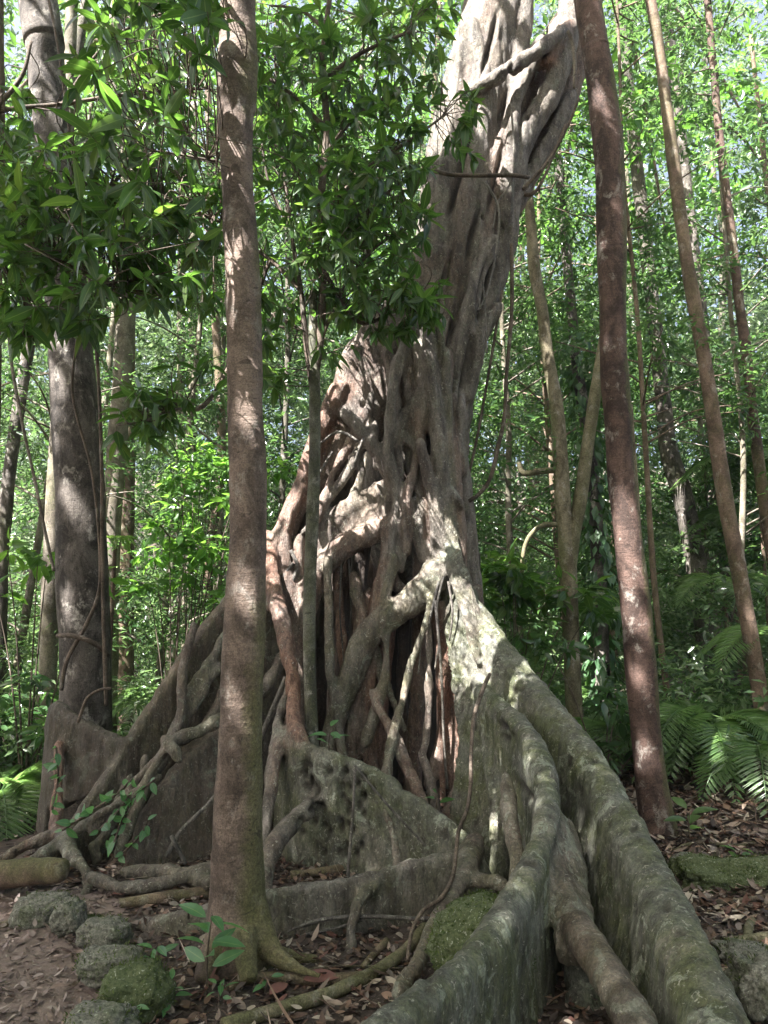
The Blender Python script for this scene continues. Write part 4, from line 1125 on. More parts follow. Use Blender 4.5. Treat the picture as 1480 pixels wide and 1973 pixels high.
slender = spray_tree('understory_tree', 'slender grey-barked tree with big glossy leaves right in front of the fig lattice',
    [(604, 560, 8), (603, 640, 9), (606, 720, 11), (607, 800, 11), (606, 900, 11), (602, 1000, 12), (598, 1100, 12), (596, 1200, 12), (597, 1300, 12), (600, 1400, 13), (602, 1500, 16), (604, 1640, 18)],
    [[(606, 760, 9), (596, 700, 7), (588, 640, 6), (580, 560, 5), (560, 440, 4), (545, 300, 3), (530, 120, 2.5)], [(606, 720, 10), (618, 640, 9), (622, 520, 8), (618, 400, 8), (630, 250, 7), (622, 120, 6), (640, -40, 5)]],
    [[(600, 700, 5), (660, 560, 4), (720, 480, 3), (800, 430, 2.5)], [(620, 420, 5), (700, 330, 4), (790, 270, 3), (860, 220, 2)], [(580, 560, 5), (520, 500, 4), (470, 470, 3), (420, 440, 2.5)],
     [(622, 520, 5), (690, 620, 4), (760, 600, 3), (810, 590, 2)], [(630, 250, 5), (560, 180, 4), (500, 140, 3)], [(625, 150, 5), (700, 100, 4), (790, 60, 3)], [(622, 300, 5), (690, 220, 3.5), (760, 180, 2.5)], [(560, 440, 4), (520, 360, 3), (500, 250, 2)], [(618, 400, 5), (570, 330, 3), (540, 260, 2)], [(620, 480, 5), (680, 440, 3), (760, 360, 2.5), (820, 330, 2)], [(588, 640, 5), (550, 620, 3), (515, 600, 2)], [(630, 60, 5), (580, 20, 3), (520, 10, 2)],
     [(520, 500, 4), (470, 640, 4), (400, 775, 4, 5.0), (330, 790, 3, 4.6), (260, 820, 2.5, 4.3)]],
    [(490, 60, 660, 300, 4.6, 6.0, 62), (490, 300, 700, 480, 4.4, 5.8, 66), (495, 470, 660, 690, 4.5, 5.6, 62), (640, 180, 830, 420, 4.6, 5.8, 58), (640, 400, 820, 600, 4.6, 5.8, 44), (690, 560, 830, 650, 4.9, 5.6, 16), (430, 0, 520, 640, 4.4, 5.8, 34), (500, 640, 570, 770, 4.8, 5.4, 7), (630, 600, 710, 690, 4.9, 5.5, 7), (700, -40, 900, 60, 5.4, 6.6, 18), (660, 0, 850, 190, 5.0, 6.2, 38), (490, 0, 660, 90, 4.8, 5.8, 18), (830, 170, 920, 330, 5.4, 5.8, 9), (810, 540, 850, 620, 5.2, 5.6, 5), (205, 735, 330, 860, 4.2, 4.8, 11), (330, 680, 430, 790, 4.4, 4.9, 5)],
    5.35, M['twig'], M['leaf_big'], Lr=(.07, .20), seed=3)
left_u = spray_tree('understory_tree', 'leafy understory tree whose big drooping leaves hang over the dark trunk',
    [(-140, 100, 12), (-150, 400, 14), (-150, 800, 16), (-150, 1300, 18), (-150, 1780, 20)],
    [[(-150, 700, 7), (-60, 520, 6), (60, 420, 5), (180, 400, 4), (300, 380, 3.5), (430, 430, 3)], [(-140, 300, 5), (-20, 220, 4.5), (120, 200, 4), (260, 180, 3.5), (400, 170, 2.5)]],
    [[(60, 420, 4), (150, 520, 3), (240, 560, 2)], [(120, 200, 3.5), (200, 90, 3), (300, 30, 2.5), (420, 20, 2)], [(180, 400, 4), (280, 300, 3), (420, 310, 2.5)], [(0, 500, 5), (60, 600, 4), (100, 640, 3)], [(-20, 220, 5), (40, 150, 4), (60, 80, 3)]],
    [(0, 270, 200, 440, 3.6, 4.7, 52), (0, 420, 180, 640, 3.6, 4.7, 46), (180, 180, 430, 350, 3.8, 5.0, 56), (180, 340, 430, 470, 3.8, 5.0, 52), (190, 470, 420, 600, 3.9, 5.0, 40), (200, 20, 430, 190, 4.0, 5.4, 44), (0, 180, 60, 290, 4.0, 5.0, 10), (-160, 200, 0, 600, 3.8, 4.8, 24), (0, 600, 60, 660, 3.8, 4.4, 6), (430, 240, 500, 540, 4.4, 5.2, 14), (150, -160, 420, 60, 2.9, 3.35, 20), (130, 60, 400, 330, 3.0, 3.35, 9), (150, 330, 400, 560, 3.0, 3.35, 9)],
    4.45, M['twig'], M['leaf_big'], Lr=(.07, .21), seed=5)

# ------------------------------------------------------------------ midstory: trees with crowns in the picture
def crown_part(root_, C_D, mat='leaf_mid', name='crown'):
    return obj(name, leaf_mesh(name, leaf_lo(*C_D), M[mat]), root_)


def mid_tree(name, label, px, Y, r_px, z_top, clumps, n, Lr, mat, lean=0, group=None, leafmat='leaf_mid', cr=.75):
    """slender trunk of its own with foliage clumps up its height"""
    b = at(px, 1188, Y); x0 = b[0]
    g = float(gz(x0, Y))
    zs = np.linspace(g - .1, z_top, 7)
    wob = np.cumsum(rng.normal(size=7)) * .07
    r0 = r_px * Y / F
    P = np.stack([x0 + lean * (zs - g) + wob, Y + np.cumsum(rng.normal(size=7)) * .05, zs, np.linspace(r0 * 1.15, r0 * .45, 7)], 1)
    root_ = empty(name, (P[0, 0], Y, g), label, 'tree', group)
    V, Fc = tube_vf(P[::-1], seg=8, step=.25, lump=.06)
    mb = MB(); tn = np.zeros((len(V), 3)); tn[:, 1] = .4; mb.add(V, Fc, tn)
    cent = []
    for (z0, z1, spread, k) in clumps:
        for _ in range(k):
            z = rng.uniform(z0, z1); a = rng.uniform(0, 2 * np.pi); rr = spread * math.sqrt(rng.random())
            sx = np.interp(z, P[:, 2], P[:, 0]); sy = np.interp(z, P[:, 2], P[:, 1])
            c = np.array([sx + rr * math.cos(a), sy + rr * math.sin(a), z]); cent.append(c)
            V, Fc = tube_vf(np.array([[sx, sy, z - .35 * rr, r0 * .35], [(sx + c[0]) / 2, (sy + c[1]) / 2, z - .1, r0 * .25], [*c, .006]]), seg=5, step=.2)
            mb.add(V, Fc, (0, .3, 0))
    mb.build('trunk', M[mat], root_)
    cent = np.array(cent)
    d_ = clump_leaves(cent, rng.uniform(.6, 1.15, len(cent)) * cr, n, Lr); ok = ~in_gap(d_[0], .08, .5, 1.0)
    crown_part(root_, [a_[ok] for a_ in d_], leafmat)
    TALL[root_.name] = (root_, P[-1, :3].copy())
    return root_


GL = [
    # px, Y, r, top, clumps, n, label
    (20, 8.5, 8, 9, [(1.2, 9, 1.4, 36)], 'bushy tree with small leaves behind the leftmost trunks'),
    (310, 9.5, 7, 10, [(1.5, 10, 1.5, 36)], 'leafy tree filling the gap left of the near trunk'),
    (540, 9.5, 7, 10, [(3.0, 10, 1.5, 34)], 'leafy tree behind the slender tree and the near trunk'),
    (690, 10, 8, 11, [(5.0, 11, 1.5, 22)], 'leafy tree whose crown shows left of the leaning fig top'),
    (980, 9.5, 7, 8, [(1.2, 7.5, 1.3, 32)], 'leafy tree close behind the right flank of the fig'),
    (1100, 10, 7, 9, [(1.0, 9, 1.4, 32)], 'fine-leaved tree behind the forked mossy trunk'),
    (1290, 8.2, 6, 10, [(3.6, 10, 1.3, 30)], 'dark leafy tree hanging over the gap right of the smooth red-brown trunk'),
    (1440, 8.6, 6, 10, [(2.8, 10, 1.4, 30)], 'dark leafy tree in the upper corner over the thin trunks'),
    (1380, 11, 7, 7, [(1.0, 6, 1.6, 34)], 'bushy bright tree behind the leaning dark trunk'),
    (170, 12, 8, 12, [(1.0, 12, 2.0, 30)], 'tall leafy tree farther back between pale and dark trunks'),
    (430, 13, 8, 12, [(1.0, 12, 2.0, 30)], 'tall leafy tree farther back behind the near trunk'),
    (880, 13, 9, 13, [(1.0, 12, 2.2, 26)], 'tall leafy tree hidden behind the fig trunk'),
    (1180, 13, 8, 9, [(1.0, 8.5, 2.0, 28)], 'leafy tree farther back beyond the smooth red-brown trunk'),
    (1530, 10, 9, 10, [(1.0, 10, 1.8, 26)], 'leafy tree cut by the edge beyond the rightmost trunk'),
    (-120, 9, 9, 10, [(1.0, 10, 1.8, 26)], 'leafy tree cut by the edge beyond the leftmost trunk'),
]
for px, Y, r, top, cl, label in GL:
    mid_tree('midstory_tree', label, px, Y, r, top, cl, 252, (.06, .13) if Y < 10 else (.075, .155), random.choice(['brown', 'pale', 'dark']), rng.normal() * .03)

# ------------------------------------------------------------------ deep thin trunks of the forest behind
bt = None
protos = []
for k in range(4):
    zs = np.linspace(-.3, 16, 14); wob = np.cumsum(rng.normal(size=14)) * .12
    P = np.stack([wob - wob[0], np.cumsum(rng.normal(size=14)) * .1, zs, np.linspace(.12, .05, 14)], 1)
    V, Fc = tube_vf(P[::-1], seg=8, step=.4, lump=.08); mb = MB(); tn = np.zeros((len(V), 3)); tn[:, 1] = .4; mb.add(V, Fc, tn)
    tm = mb.mesh('trunk', M[['pale', 'brown', 'dark', 'mossy'][k]])
    cent = np.array([[P[8 + i % 6, 0] + rng.normal() * 1.3, P[8, 1] + rng.normal() * 1.3, rng.uniform(6, 17)] for i in range(18)])
    cm = leaf_mesh('crown', leaf_lo(*clump_leaves(cent, rng.uniform(.7, 1.4, 18), 196, (.10, .18))), M['leaf_far'])
    protos.append((tm, cm))
far_lab = ['pale thin trunk deep in the forest behind', 'brown thin trunk deep in the forest behind', 'dark thin trunk deep in the forest behind', 'greenish thin trunk deep in the forest behind']
for i in range(14):
    k = i % 4
    Y = rng.uniform(13.5, 27); px = rng.uniform(-150, 1630)
    x0 = at(px, 1188, Y)[0]
    e = empty('forest_tree', (x0, Y, float(gz(x0, Y))), far_lab[k] + ', one of many alike', 'tree', far_lab[k].split(' deep')[0] + 's in the far green')
    e.rotation_euler.z = rng.uniform(0, 6.28); s = rng.uniform(.7, 1.25); e.scale = (s, s, rng.uniform(.9, 1.2))
    for nm, me in zip(('trunk', 'crown'), protos[k]):
        o = bpy.data.objects.new(nm, me); COL.objects.link(o); o.parent = e

# ------------------------------------------------------------------ far wood and undergrowth (stuff)
def stuff(name, data, mat, label):
    o = obj(name, leaf_mesh(name, leaf_lo(*data), M[mat]))
    return tag(o, label, None, None, 'stuff')


def wood(n, y0, y1, nl, Lr, low):
    Yc = rng.uniform(y0, y1, n)
    Xc = rng.uniform(-1, 1, n) * (Yc * .72 + 2)
    Zc = np.where(rng.random(n) < low, rng.uniform(0, 1, n) * (2.5 + .35 * Yc), rng.uniform(6, 27, n)) + gz(Xc, Yc)
    return clump_leaves(np.stack([Xc, Yc, Zc], 1), rng.uniform(.7, 1.5, n), nl, Lr)


far = [np.concatenate(q) for q in zip(wood(950, 13, 21, 210, (.10, .19), .72), wood(1700, 20, 40, 154, (.17, .33), .66))]
n = 620          # the same forest all round, behind the viewer too
a = rng.uniform(math.pi * .93, math.pi * 2.07, n); R_d = rng.uniform(6, 14, n)
Xc, Yc = R_d * np.cos(a), 3 + R_d * np.sin(a)
bk = clump_leaves(np.stack([Xc, Yc, rng.uniform(0, 13, n)], 1), rng.uniform(.7, 1.3, n), 70, (.22, .38))
n = 260
Yc = rng.uniform(38, 48, n); Xc = rng.uniform(-45, 45, n)
wall = clump_leaves(np.stack([Xc, Yc, rng.uniform(0, 7, n)], 1), rng.uniform(1.6, 2.6, n), 140, (.3, .5))
stuff('distant_forest', [np.concatenate(q) for q in zip(far, [a_[~in_gap(bk[0], .12, 2.0, 1.5)] for a_ in bk], wall)], 'leaf_far', 'dense green wall of rainforest leaves far behind the fig')
n = 1250
Yc = rng.uniform(6.3, 18, n); Xc = rng.uniform(-1, 1, n) * (Yc * .72 + 1.5)
keep = ~((np.abs(Xc - .1) < 2.4) & (Yc < 8.2)); Xc, Yc = Xc[keep], Yc[keep]
Zc = gz(Xc, Yc) + rng.random(len(Xc)) ** 1.6 * np.clip((Yc - 5.5) * .55, .35, 3.6)
stuff('undergrowth', clump_leaves(np.stack([Xc, Yc, Zc], 1), rng.uniform(.25, .6, len(Xc)), 140, (.06, .14), .34, .2), 'leaf_under', 'low green undergrowth of mixed leaves beneath the trees')

# ------------------------------------------------------------------ overhead canopy, leaves taken out to let sun onto chosen spots
n = 560
zc = rng.uniform(9.0, 14.5, n)
sx = rng.uniform(-5.0, 3.1, n); sy = rng.uniform(.5, 7.3, n)      # where the clump's shadow falls at 2.5 m height
sx[:75] = rng.uniform(.6, 3.3, 75); sy[:75] = rng.uniform(7.2, 9.2, 75); sx[75:125] = rng.uniform(2.4, 4.3, 50); sy[75:125] = rng.uniform(8.0, 9.8, 50)      # extra unseen clumps added to shade the leaning fig top
tt = (zc - 2.5) / S_SUN[2]
cd = np.stack([sx + S_SUN[0] * tt, sy + S_SUN[1] * tt, zc], 1)
n2 = 190
yy_ = rng.uniform(7.5, 19, n2)
cs = np.stack([rng.uniform(-1, 1, n2) * (yy_ * .62 + 2), yy_, rng.uniform(7.5, 15, n2)], 1)
n3 = 170
cb = np.stack([rng.uniform(-12, 12, n3), rng.uniform(-12, 2, n3), rng.uniform(8, 14, n3)], 1)
cent = np.concatenate([cd, cs, cb])
C, D, Nn, L, Wd = clump_leaves(cent, rng.uniform(.7, 1.3, len(cent)), 98, (.15, .27), .42, .15)
kill = in_gap(C + D * L[:, None] * .5, .07, 2.0, 1.5)
C, D, Nn, L, Wd = (a[~kill] for a in (C, D, Nn, L, Wd))
owners = [(fig, at(990, -300, 6.8)), TALL[near.name], TALL[t2.name], TALL[t3.name], TALL[t4.name], TALL[t7.name], TALL[t14.name], TALL[t15.name], TALL[t9.name], TALL[t8.name]]
tops = np.array([o[1] for o in owners])
lab = np.argmin(np.linalg.norm(C[:, None, :2] - tops[None, :, :2], axis=2), 1)
for k, (o, tp) in enumerate(owners):
    m = lab == k
    if m.sum() < 10: continue
    crown_part(o, (C[m], D[m], Nn[m], L[m], Wd[m]), 'leaf_canopy')
    cc = cent[np.argmin(np.linalg.norm(cent[:, None, :2] - tops[None, :, :2], axis=2), 1) == k]
    for c in cc[::9]:
        st = tp.copy(); st[2] = min(tp[2], 11.5)
        if in_gap(st + (c - st) * np.linspace(.1, 1, 40)[:, None], .06, 2.0, 1.0).any(): continue
        mb = MB(); V, Fc = tube_vf(np.array([[*st, .06], [*((st + c) / 2 + [0, 0, .5]), .045], [*c, .015]]), seg=6, step=.3, lump=.1)
        mb.add(V, Fc); mb.build('branch', M['brown'], o)

# ------------------------------------------------------------------ palms, ferns, saplings
def frond(base, az, length, rise, n=26, leaf=.28, wd=.03, vee=.35):
    """arching feather frond: rachis + leaflets, one mesh"""
    t = np.linspace(0, 1, n)
    dirh = np.array([math.cos(az), math.sin(az), 0])
    pts = base + dirh * (length * t)[:, None] + np.array([0, 0, 1.0]) * (rise * t - (rise + .35 * length) * t ** 2.2)[:, None]
    T = unit(np.gradient(pts, axis=0)); side = np.array([-dirh[1], dirh[0], 0])
    C, D, Nn, L = [], [], [], []
    for i in range(4, n):
        for s in (-1, 1):
            for q in (0, .5):
                if i + q > n - 1: continue
                p = pts[i] + (T[i] * q * length / n)
                d = side * s * .8 + T[i] * .55 + np.array([0, 0, vee - .5 * t[i]])
                C.append(p); D.append(d); Nn.append(np.cross(T[i], side * s) * s + rng.normal(size=3) * .15); L.append(leaf * math.sin(math.pi * (0.12 + .83 * t[i])) * rng.uniform(.85, 1.1))
    L = np.array(L)
    V, Q, lx = leaf_lo(np.array(C), np.array(D), np.array(Nn), L, np.full(len(L), wd))
    rv, rf = tube_vf(np.concatenate([pts[::4], np.linspace(.009, .003, len(pts[::4]))[:, None]], 1), seg=4, step=.1)
    mb = MB(); mb.addq(V, Q); mb.add(rv, rf)
    return mb


def palm(label, px, Y, h, nf, length, rise=.5, leaf=.28, group=None, name='palm', mat='leaf_palm', az=None, wd=.02):
    x0 = at(px, 1188, Y)[0]; g = float(gz(x0, Y))
    e = empty(name, (x0, Y, g), label, 'palm' if name == 'palm' else 'fern', group)
    if h > .1:
        V, Fc = tube_vf(np.array([[x0, Y, g + h, .02], [x0, Y, g + h * .5, .025], [x0, Y, g - .1, .035]]), seg=8, step=.1, lump=.1)
        mb = MB(); mb.add(V, Fc); mb.build('stem', M['brown'], e)
    for k in range(nf):
        a = (k * 2.4 + rng.random() * .5) if az is None else rng.uniform(*az)
        frond(np.array([x0, Y, g + h]), a, length * rng.uniform(.8, 1.15), rise * rng.uniform(.6, 1.3), leaf=leaf, wd=wd).build('frond', M[mat], e, smooth=False)
    return e


palm('feathery green palm filling the space beside the red-brown trunk foot', 1350, 6.9, .35, 13, 1.0, .75)
palm('low palm with narrow fronds drooping over the litter bank', 1440, 6.4, .2, 11, .85, .55)
palm('taller palm behind, fronds spread level at the picture edge', 1500, 7.4, 1.0, 11, 1.0, .35)
palm('small palm with pale fronds between leaning dark trunk and speckled trunk', 1400, 9.2, 1.6, 10, .9, .3)
palm('dry-fronded palm skirt around the dark shaded trunk', 1420, 10.3, 2.6, 12, 1.0, .2)
palm('palm with high fronds behind the slender speckled trunk', 1480, 9.4, 3.2, 10, 1.0, .3)
palm('young palm right behind the great buttress crest', 1180, 7.6, .3, 10, .8, .5)
palm('spiky fan of palm leaves low at the left edge behind the root toes', 20, 6.3, .15, 12, .75, .6, .34)
palm('second low palm farther back at the left edge', -30, 7.6, .5, 12, .9, .6)
palm('small fern clinging beside the dark trunk', 215, 7.4, 2.3, 6, .3, .2, .07, name='fern', mat='leaf_lime', wd=.012)
palm('tall fern-like palm in the dim gap behind the left buttress', 330, 9.0, .6, 11, .9, .5)
palm('palm among the undergrowth behind the forked mossy trunk', 1060, 9.4, .5, 11, .9, .5)


def bush(name, label, px, py, Y, spread, k, n, Lr, mat, asp=.36, z0=None):
    c = at(px, py, Y); g = float(gz(c[0], c[1]))
    e = empty(name, (c[0], c[1], g), label, 'shrub')
    cent = c + rng.normal(size=(k, 3)) * np.array([spread, spread * .6, spread * .8])
    mb = MB()
    for q in cent:
        V, Fc = tube_vf(np.array([[*q, .004], [(q[0] + c[0]) / 2, (q[1] + c[1]) / 2, (q[2] * .6 + g * .4), .007], [c[0], c[1], g - .05, .011]]), seg=5, step=.12)
        mb.add(V, Fc)
    mb.build('stem', M['twig'], e)
    Cc, Dd, Nn, L, Wd = clump_leaves(cent, np.full(k, spread * .55), n, Lr, asp, .25)
    obj('crown', leaf_mesh('crown', leaf_hi(Cc, Dd, Nn, L, Wd, .2), M[mat]), e)
    return e


bush('sapling', 'light green broad-leaved sapling left of the thick dark trunk', 75, 1110, 6.6, .2, 5, 14, (.14, .22), 'leaf_lime', .4)
bush('shrub', 'bright lime shrub glowing in the gap left of the near trunk', 345, 1030, 8.4, .42, 12, 49, (.12, .2), 'leaf_lime', .36)
bush('shrub', 'sunlit lime shrub higher up left of the near trunk', 385, 880, 8.8, .3, 8, 35, (.12, .19), 'leaf_lime', .36)
bush('shrub', 'dark green shrub with bold leaves low behind the fig right flank', 985, 1130, 7.8, .38, 10, 42, (.13, .24), 'leaf_big', .42)
bush('shrub', 'green shrub at the edge of the litter bank beyond the buttress', 1300, 1560, 6.2, .14, 4, 14, (.1, .16), 'leaf_palm', .3)
bush('shrub', 'shaded shrub behind the root toes at the left edge', 40, 1380, 6.8, .35, 9, 35, (.1, .18), 'leaf_mid', .36)
bush('shrub', 'leafy shrub between forked trunk and red-brown trunk foot', 1160, 1390, 7.0, .35, 9, 42, (.1, .18), 'leaf_mid', .36)
bush('shrub', 'light shrub standing at the far side of the palms', 1380, 1280, 8.6, .5, 12, 42, (.1, .18), 'leaf_far', .34)

# leaf-clad climber column
cl = px4([(1105, 640, 10), (1120, 760, 11), (1136, 860, 12), (1148, 1000, 13), (1156, 1150, 14), (1160, 1320, 15), (1162, 1480, 16)], 9.0)
e = empty('climber_tree', (cl[-1, 0], 9.0, .05), 'dim trunk clothed in overlapping silvery climber leaves behind the fork', 'tree')
V, Fc = tube_vf(np.concatenate([[[cl[0, 0] - .2, 9, 9, .05]], cl]), seg=10, step=.1); mb = MB(); mb.add(V, Fc); mb.build('trunk', M['dark'], e)
ctr = catmull(cl, .05); k = 620
ii = rng.integers(0, len(ctr), k); a = rng.uniform(0, 2 * np.pi, k)
rad = np.stack([np.cos(a), np.sin(a), 0 * a], 1)
C_ = ctr[ii, :3] + rad * (ctr[ii, 3] + rng.uniform(.0, .14, k))[:, None]
obj('climber_foliage', leaf_mesh('climber_foliage', leaf_lo(C_, rad * .5 + [0, 0, -1.0] + rng.normal(size=(k, 3)) * .3, rad + [0, 0, .5], rng.uniform(.13, .24, k), rng.uniform(.06, .11, k)), M['leaf_ivy']), e)

# seedling at the foot of the near trunk and small plants
def seedling(label, px, py, Y, h, leaves, L, mat='leaf_seed', name='seedling'):
    b = at(px, py, Y); b[2] = float(gz(b[0], b[1])) if py > 1600 else b[2]
    e = empty(name, b, label, 'plant')
    V, Fc = tube_vf(np.array([[b[0] + .01, b[1], b[2] + h, .003], [b[0] - .005, b[1], b[2] + h * .5, .004], [b[0], b[1], b[2] - .03, .005]]), seg=5, step=.03)
    mb = MB(); mb.add(V, Fc); mb.build('stem', M['twig'], e)
    k = leaves; a = np.arange(k) * 2.4 + rng.random() * 6; f = np.linspace(.35, 1, k)
    C = np.stack([np.full(k, b[0]), np.full(k, b[1]), b[2] + h * f], 1)
    D = np.stack([np.cos(a), np.sin(a) * .8, .35 + rng.normal(size=k) * .25], 1)
    Ls = L * rng.uniform(.7, 1.15, k)
    C2 = C + unit(D) * .02
    obj('foliage', leaf_mesh('foliage', leaf_hi(C2, D, np.array([0, -.3, 1.0]) + rng.normal(size=(k, 3)) * .3, Ls, Ls * .38, rng.uniform(.1, .4, k)), M[mat]), e)
    return e


seedling('pale green seedling with long leaves growing against the near trunk foot', 402, 1830, 3.30, .32, 11, .135)
seedling('small seedling among roots left of the near trunk foot', 300, 1850, 3.45, .16, 6, .10)
seedling('tiny seedling on the leaf litter right of the big mossy boulder', 330, 1905, 3.2, .10, 5, .07)
seedling('tiny seedling sprouting in front of the big mossy boulder', 255, 1935, 3.05, .09, 5, .06)
seedling('tiny seedling by the near trunk root flare', 425, 1885, 3.25, .08, 6, .06)
seedling('tiny seedling tucked in front of the near trunk', 515, 1850, 3.35, .07, 3, .06)
seedling('green seedling rooted on the crest of the pitted buttress', 635, 1452, 5.0, .16, 5, .13)
seedling('blue-green seedling at the foot of the red bark panel', 842, 1575, 5.0, .14, 4, .10)
seedling('lime seedling on the mossy log beyond the buttress', 1425, 1660, 4.9, .12, 5, .10, 'leaf_lime')
seedling('drooping green seedling at the bank under the palms', 1330, 1620, 5.4, .2, 5, .2, 'leaf_palm')
vn = empty('creeping_vine', at(235, 1600, 4.9), 'straggly small-leaved creeper over the lower left buttress', 'vine')
ds = []; mb = MB()
for pts in ([(120, 1600), (180, 1560), (225, 1530), (255, 1500)], [(215, 1640), (235, 1580), (262, 1535), (300, 1500)], [(100, 1560), (112, 1500), (108, 1440)], [(230, 1650), (270, 1610), (285, 1580)], [(190, 1600), (230, 1560), (250, 1530)]):
    q = px4([(a, b, 2.2) for a, b in pts], 4.85); V, Fc = tube_vf(q, seg=5, step=.03); mb.add(V, Fc)
    c = catmull(q, .035)[:, :3]; k = len(c)
    D = rng.normal(size=(k, 3)) + [0, -.6, -.2]; Ls = rng.uniform(.05, .1, k)
    ds.append(leaf_hi(c, D, np.array([0, -.7, .7]) + rng.normal(size=(k, 3)) * .4, Ls, Ls * .5, .2))
mb.build('stem', M['twig'], vn); obj('foliage', leaf_mesh('foliage', cat_leaves(ds), M['leaf_seed']), vn)

# ------------------------------------------------------------------ rocks, log, ground roots, sticks
import bmesh


def rock(name, label, px, py, Y, rx, ry, rz, mat='rock', seed=0, cat='rock', rot=0, amp=.28):
    c = at(px, py, Y); rz *= .9; c[2] -= .02
    bm = bmesh.new(); bmesh.ops.create_icosphere(bm, subdivisions=5, radius=1)
    V = np.array([v.co[:] for v in bm.verts])
    V = V * (1 + amp * fbm(V * 1.3 + seed * 7.7, 3) + .07 * fbm(V * 5 + seed, 3))[:, None]
    V = V * (1 - .16 * np.clip(perlin(V * 2.2 + seed * 3.1), 0, 1))[:, None]; V = np.sign(V) * np.abs(V) ** .82
    V *= np.array([rx, ry, rz])
    cr, sr = math.cos(rot), math.sin(rot)
    V = np.stack([V[:, 0] * cr - V[:, 2] * sr, V[:, 1], V[:, 0] * sr + V[:, 2] * cr], 1)
    V += .006 * fbm(V * 30 + seed, 2)[:, None] * unit(V)
    for v, q in zip(bm.verts, V): v.co = q
    me = bpy.data.meshes.new(name); bm.to_mesh(me); bm.free()
    me.polygons.foreach_set('use_smooth', np.ones(len(me.polygons), bool)); me.materials.append(M[mat])
    o = obj(name, me, None, c)
    k = int(34000 * rx * ry) if mat == 'moss_rock' else int(14000 * rx * ry)
    ii = np.random.default_rng(seed).integers(0, len(V), k * 3)
    ii = ii[(V[ii, 2] > -.3 * rz) & (perlin(V[ii] * 9 + seed) > (-.12 if mat == 'moss_rock' else .0))][:k * 2]
    nn = unit(V[ii] / np.array([rx, ry, rz]) ** 2)
    D = nn + rng.normal(size=nn.shape) * .8 + [0, 0, .2]
    L = rng.uniform(.008, .022, len(ii))
    obj('moss', leaf_mesh('moss', leaf_lo(V[ii] + rng.normal(size=nn.shape) * .006, D, rng.normal(size=nn.shape), L, L * .3), M['moss']), o); mo_ = COL.objects['moss'] if False else o.children[0]; mo_.location = (0, 0, 0); mo_['kind'] = 'stuff'
    return tag(o, label, cat)


rock('boulder', 'low dark mossy rock at the far end of the path edging', 85, 1752, 4.15, .16, .12, .10, seed=1)
rock('boulder', 'rounded dark green rock beside the plank root end', 133, 1758, 3.95, .075, .08, .095, seed=2)
rock('boulder', 'square-shouldered speckled rock in the path edging', 202, 1792, 3.75, .12, .09, .08, seed=3, amp=.2)
rock('boulder', 'flat grey stone between speckled rock and big mossy boulder', 215, 1850, 3.45, .15, .10, .07, seed=4)
rock('boulder', 'big moss-covered boulder in front of the seedling', 262, 1900, 3.2, .14, .12, .115, 'moss_rock', seed=5)
rock('boulder', 'lowest mossy rock of the path edging', 195, 1962, 2.95, .13, .10, .07, seed=6)
rock('boulder', 'large green mossy boulder wedged under the S-curved buttress', 925, 1812, 3.3, .20, .22, .20, 'moss_rock', seed=7, rot=.55, amp=.15)
rock('boulder', 'long mossy rock lying on the litter beyond the great buttress', 1410, 1688, 4.75, .36, .16, .13, 'moss_rock', seed=8, amp=.4)
rock('boulder', 'pale green-topped stone at the end of the long mossy rock', 1330, 1665, 5.0, .14, .12, .08, seed=9)
rock('boulder', 'grey stone at the edge low beside the great buttress', 1470, 1890, 3.2, .12, .14, .12, seed=10)
rock('boulder', 'brown stone half buried behind the grey stone', 1440, 1835, 3.7, .14, .12, .06, seed=11)
rock('boulder', 'small mossy stone under the plank root end', 170, 1778, 4.0, .07, .06, .05, 'moss_rock', seed=12)

lg = empty('fallen_log', at(40, 1690, 4.55), 'mossy fallen log end lying beside the path at the left edge', 'log')
V, Fc = tube_vf(px4([(-160, 1700, 27, 4.6), (-60, 1692, 27, 4.55), (20, 1684, 27, 4.5), (80, 1678, 26, 4.45), (112, 1676, 25, 4.42), (126, 1676, 19, 4.41), (130, 1676, 9, 4.41)]), seg=24, step=.03, lump=.2, freq=6)
tn = np.zeros((len(V), 3)); tn[:, 1] = np.clip(.4 + 4 * (V[:, 2] - .1), 0, 1); mb = MB(); mb.add(V, Fc, tn); mb.build('trunk', M['brown'], lg)


def groundroot(label, pts, mat='mossy', name='surface_root', cat='root', lump=.12):
    """pts: (px, py, rpx) laid on the ground"""
    P = []
    for px, py, r in pts:
        d = ray(px, py); t = -CAM[2] / d[2]
        for _ in range(4):
            q = CAM + d * t; t = (float(gz(q[0], q[1])) + .012 - CAM[2]) / d[2]
        q = CAM + d * t; P.append([q[0], q[1], q[2] + r * .4 * t / F, r * t / F])
    V, Fc = tube_vf(np.array(P), seg=9, step=.03, lump=lump, freq=7)
    tn = np.zeros((len(V), 3)); tn[:, 1] = .5 + .3 * perlin(V * 6)
    mb = MB(); mb.add(V, Fc, tn)
    return tag(mb.build(name, M[mat]), label, cat)


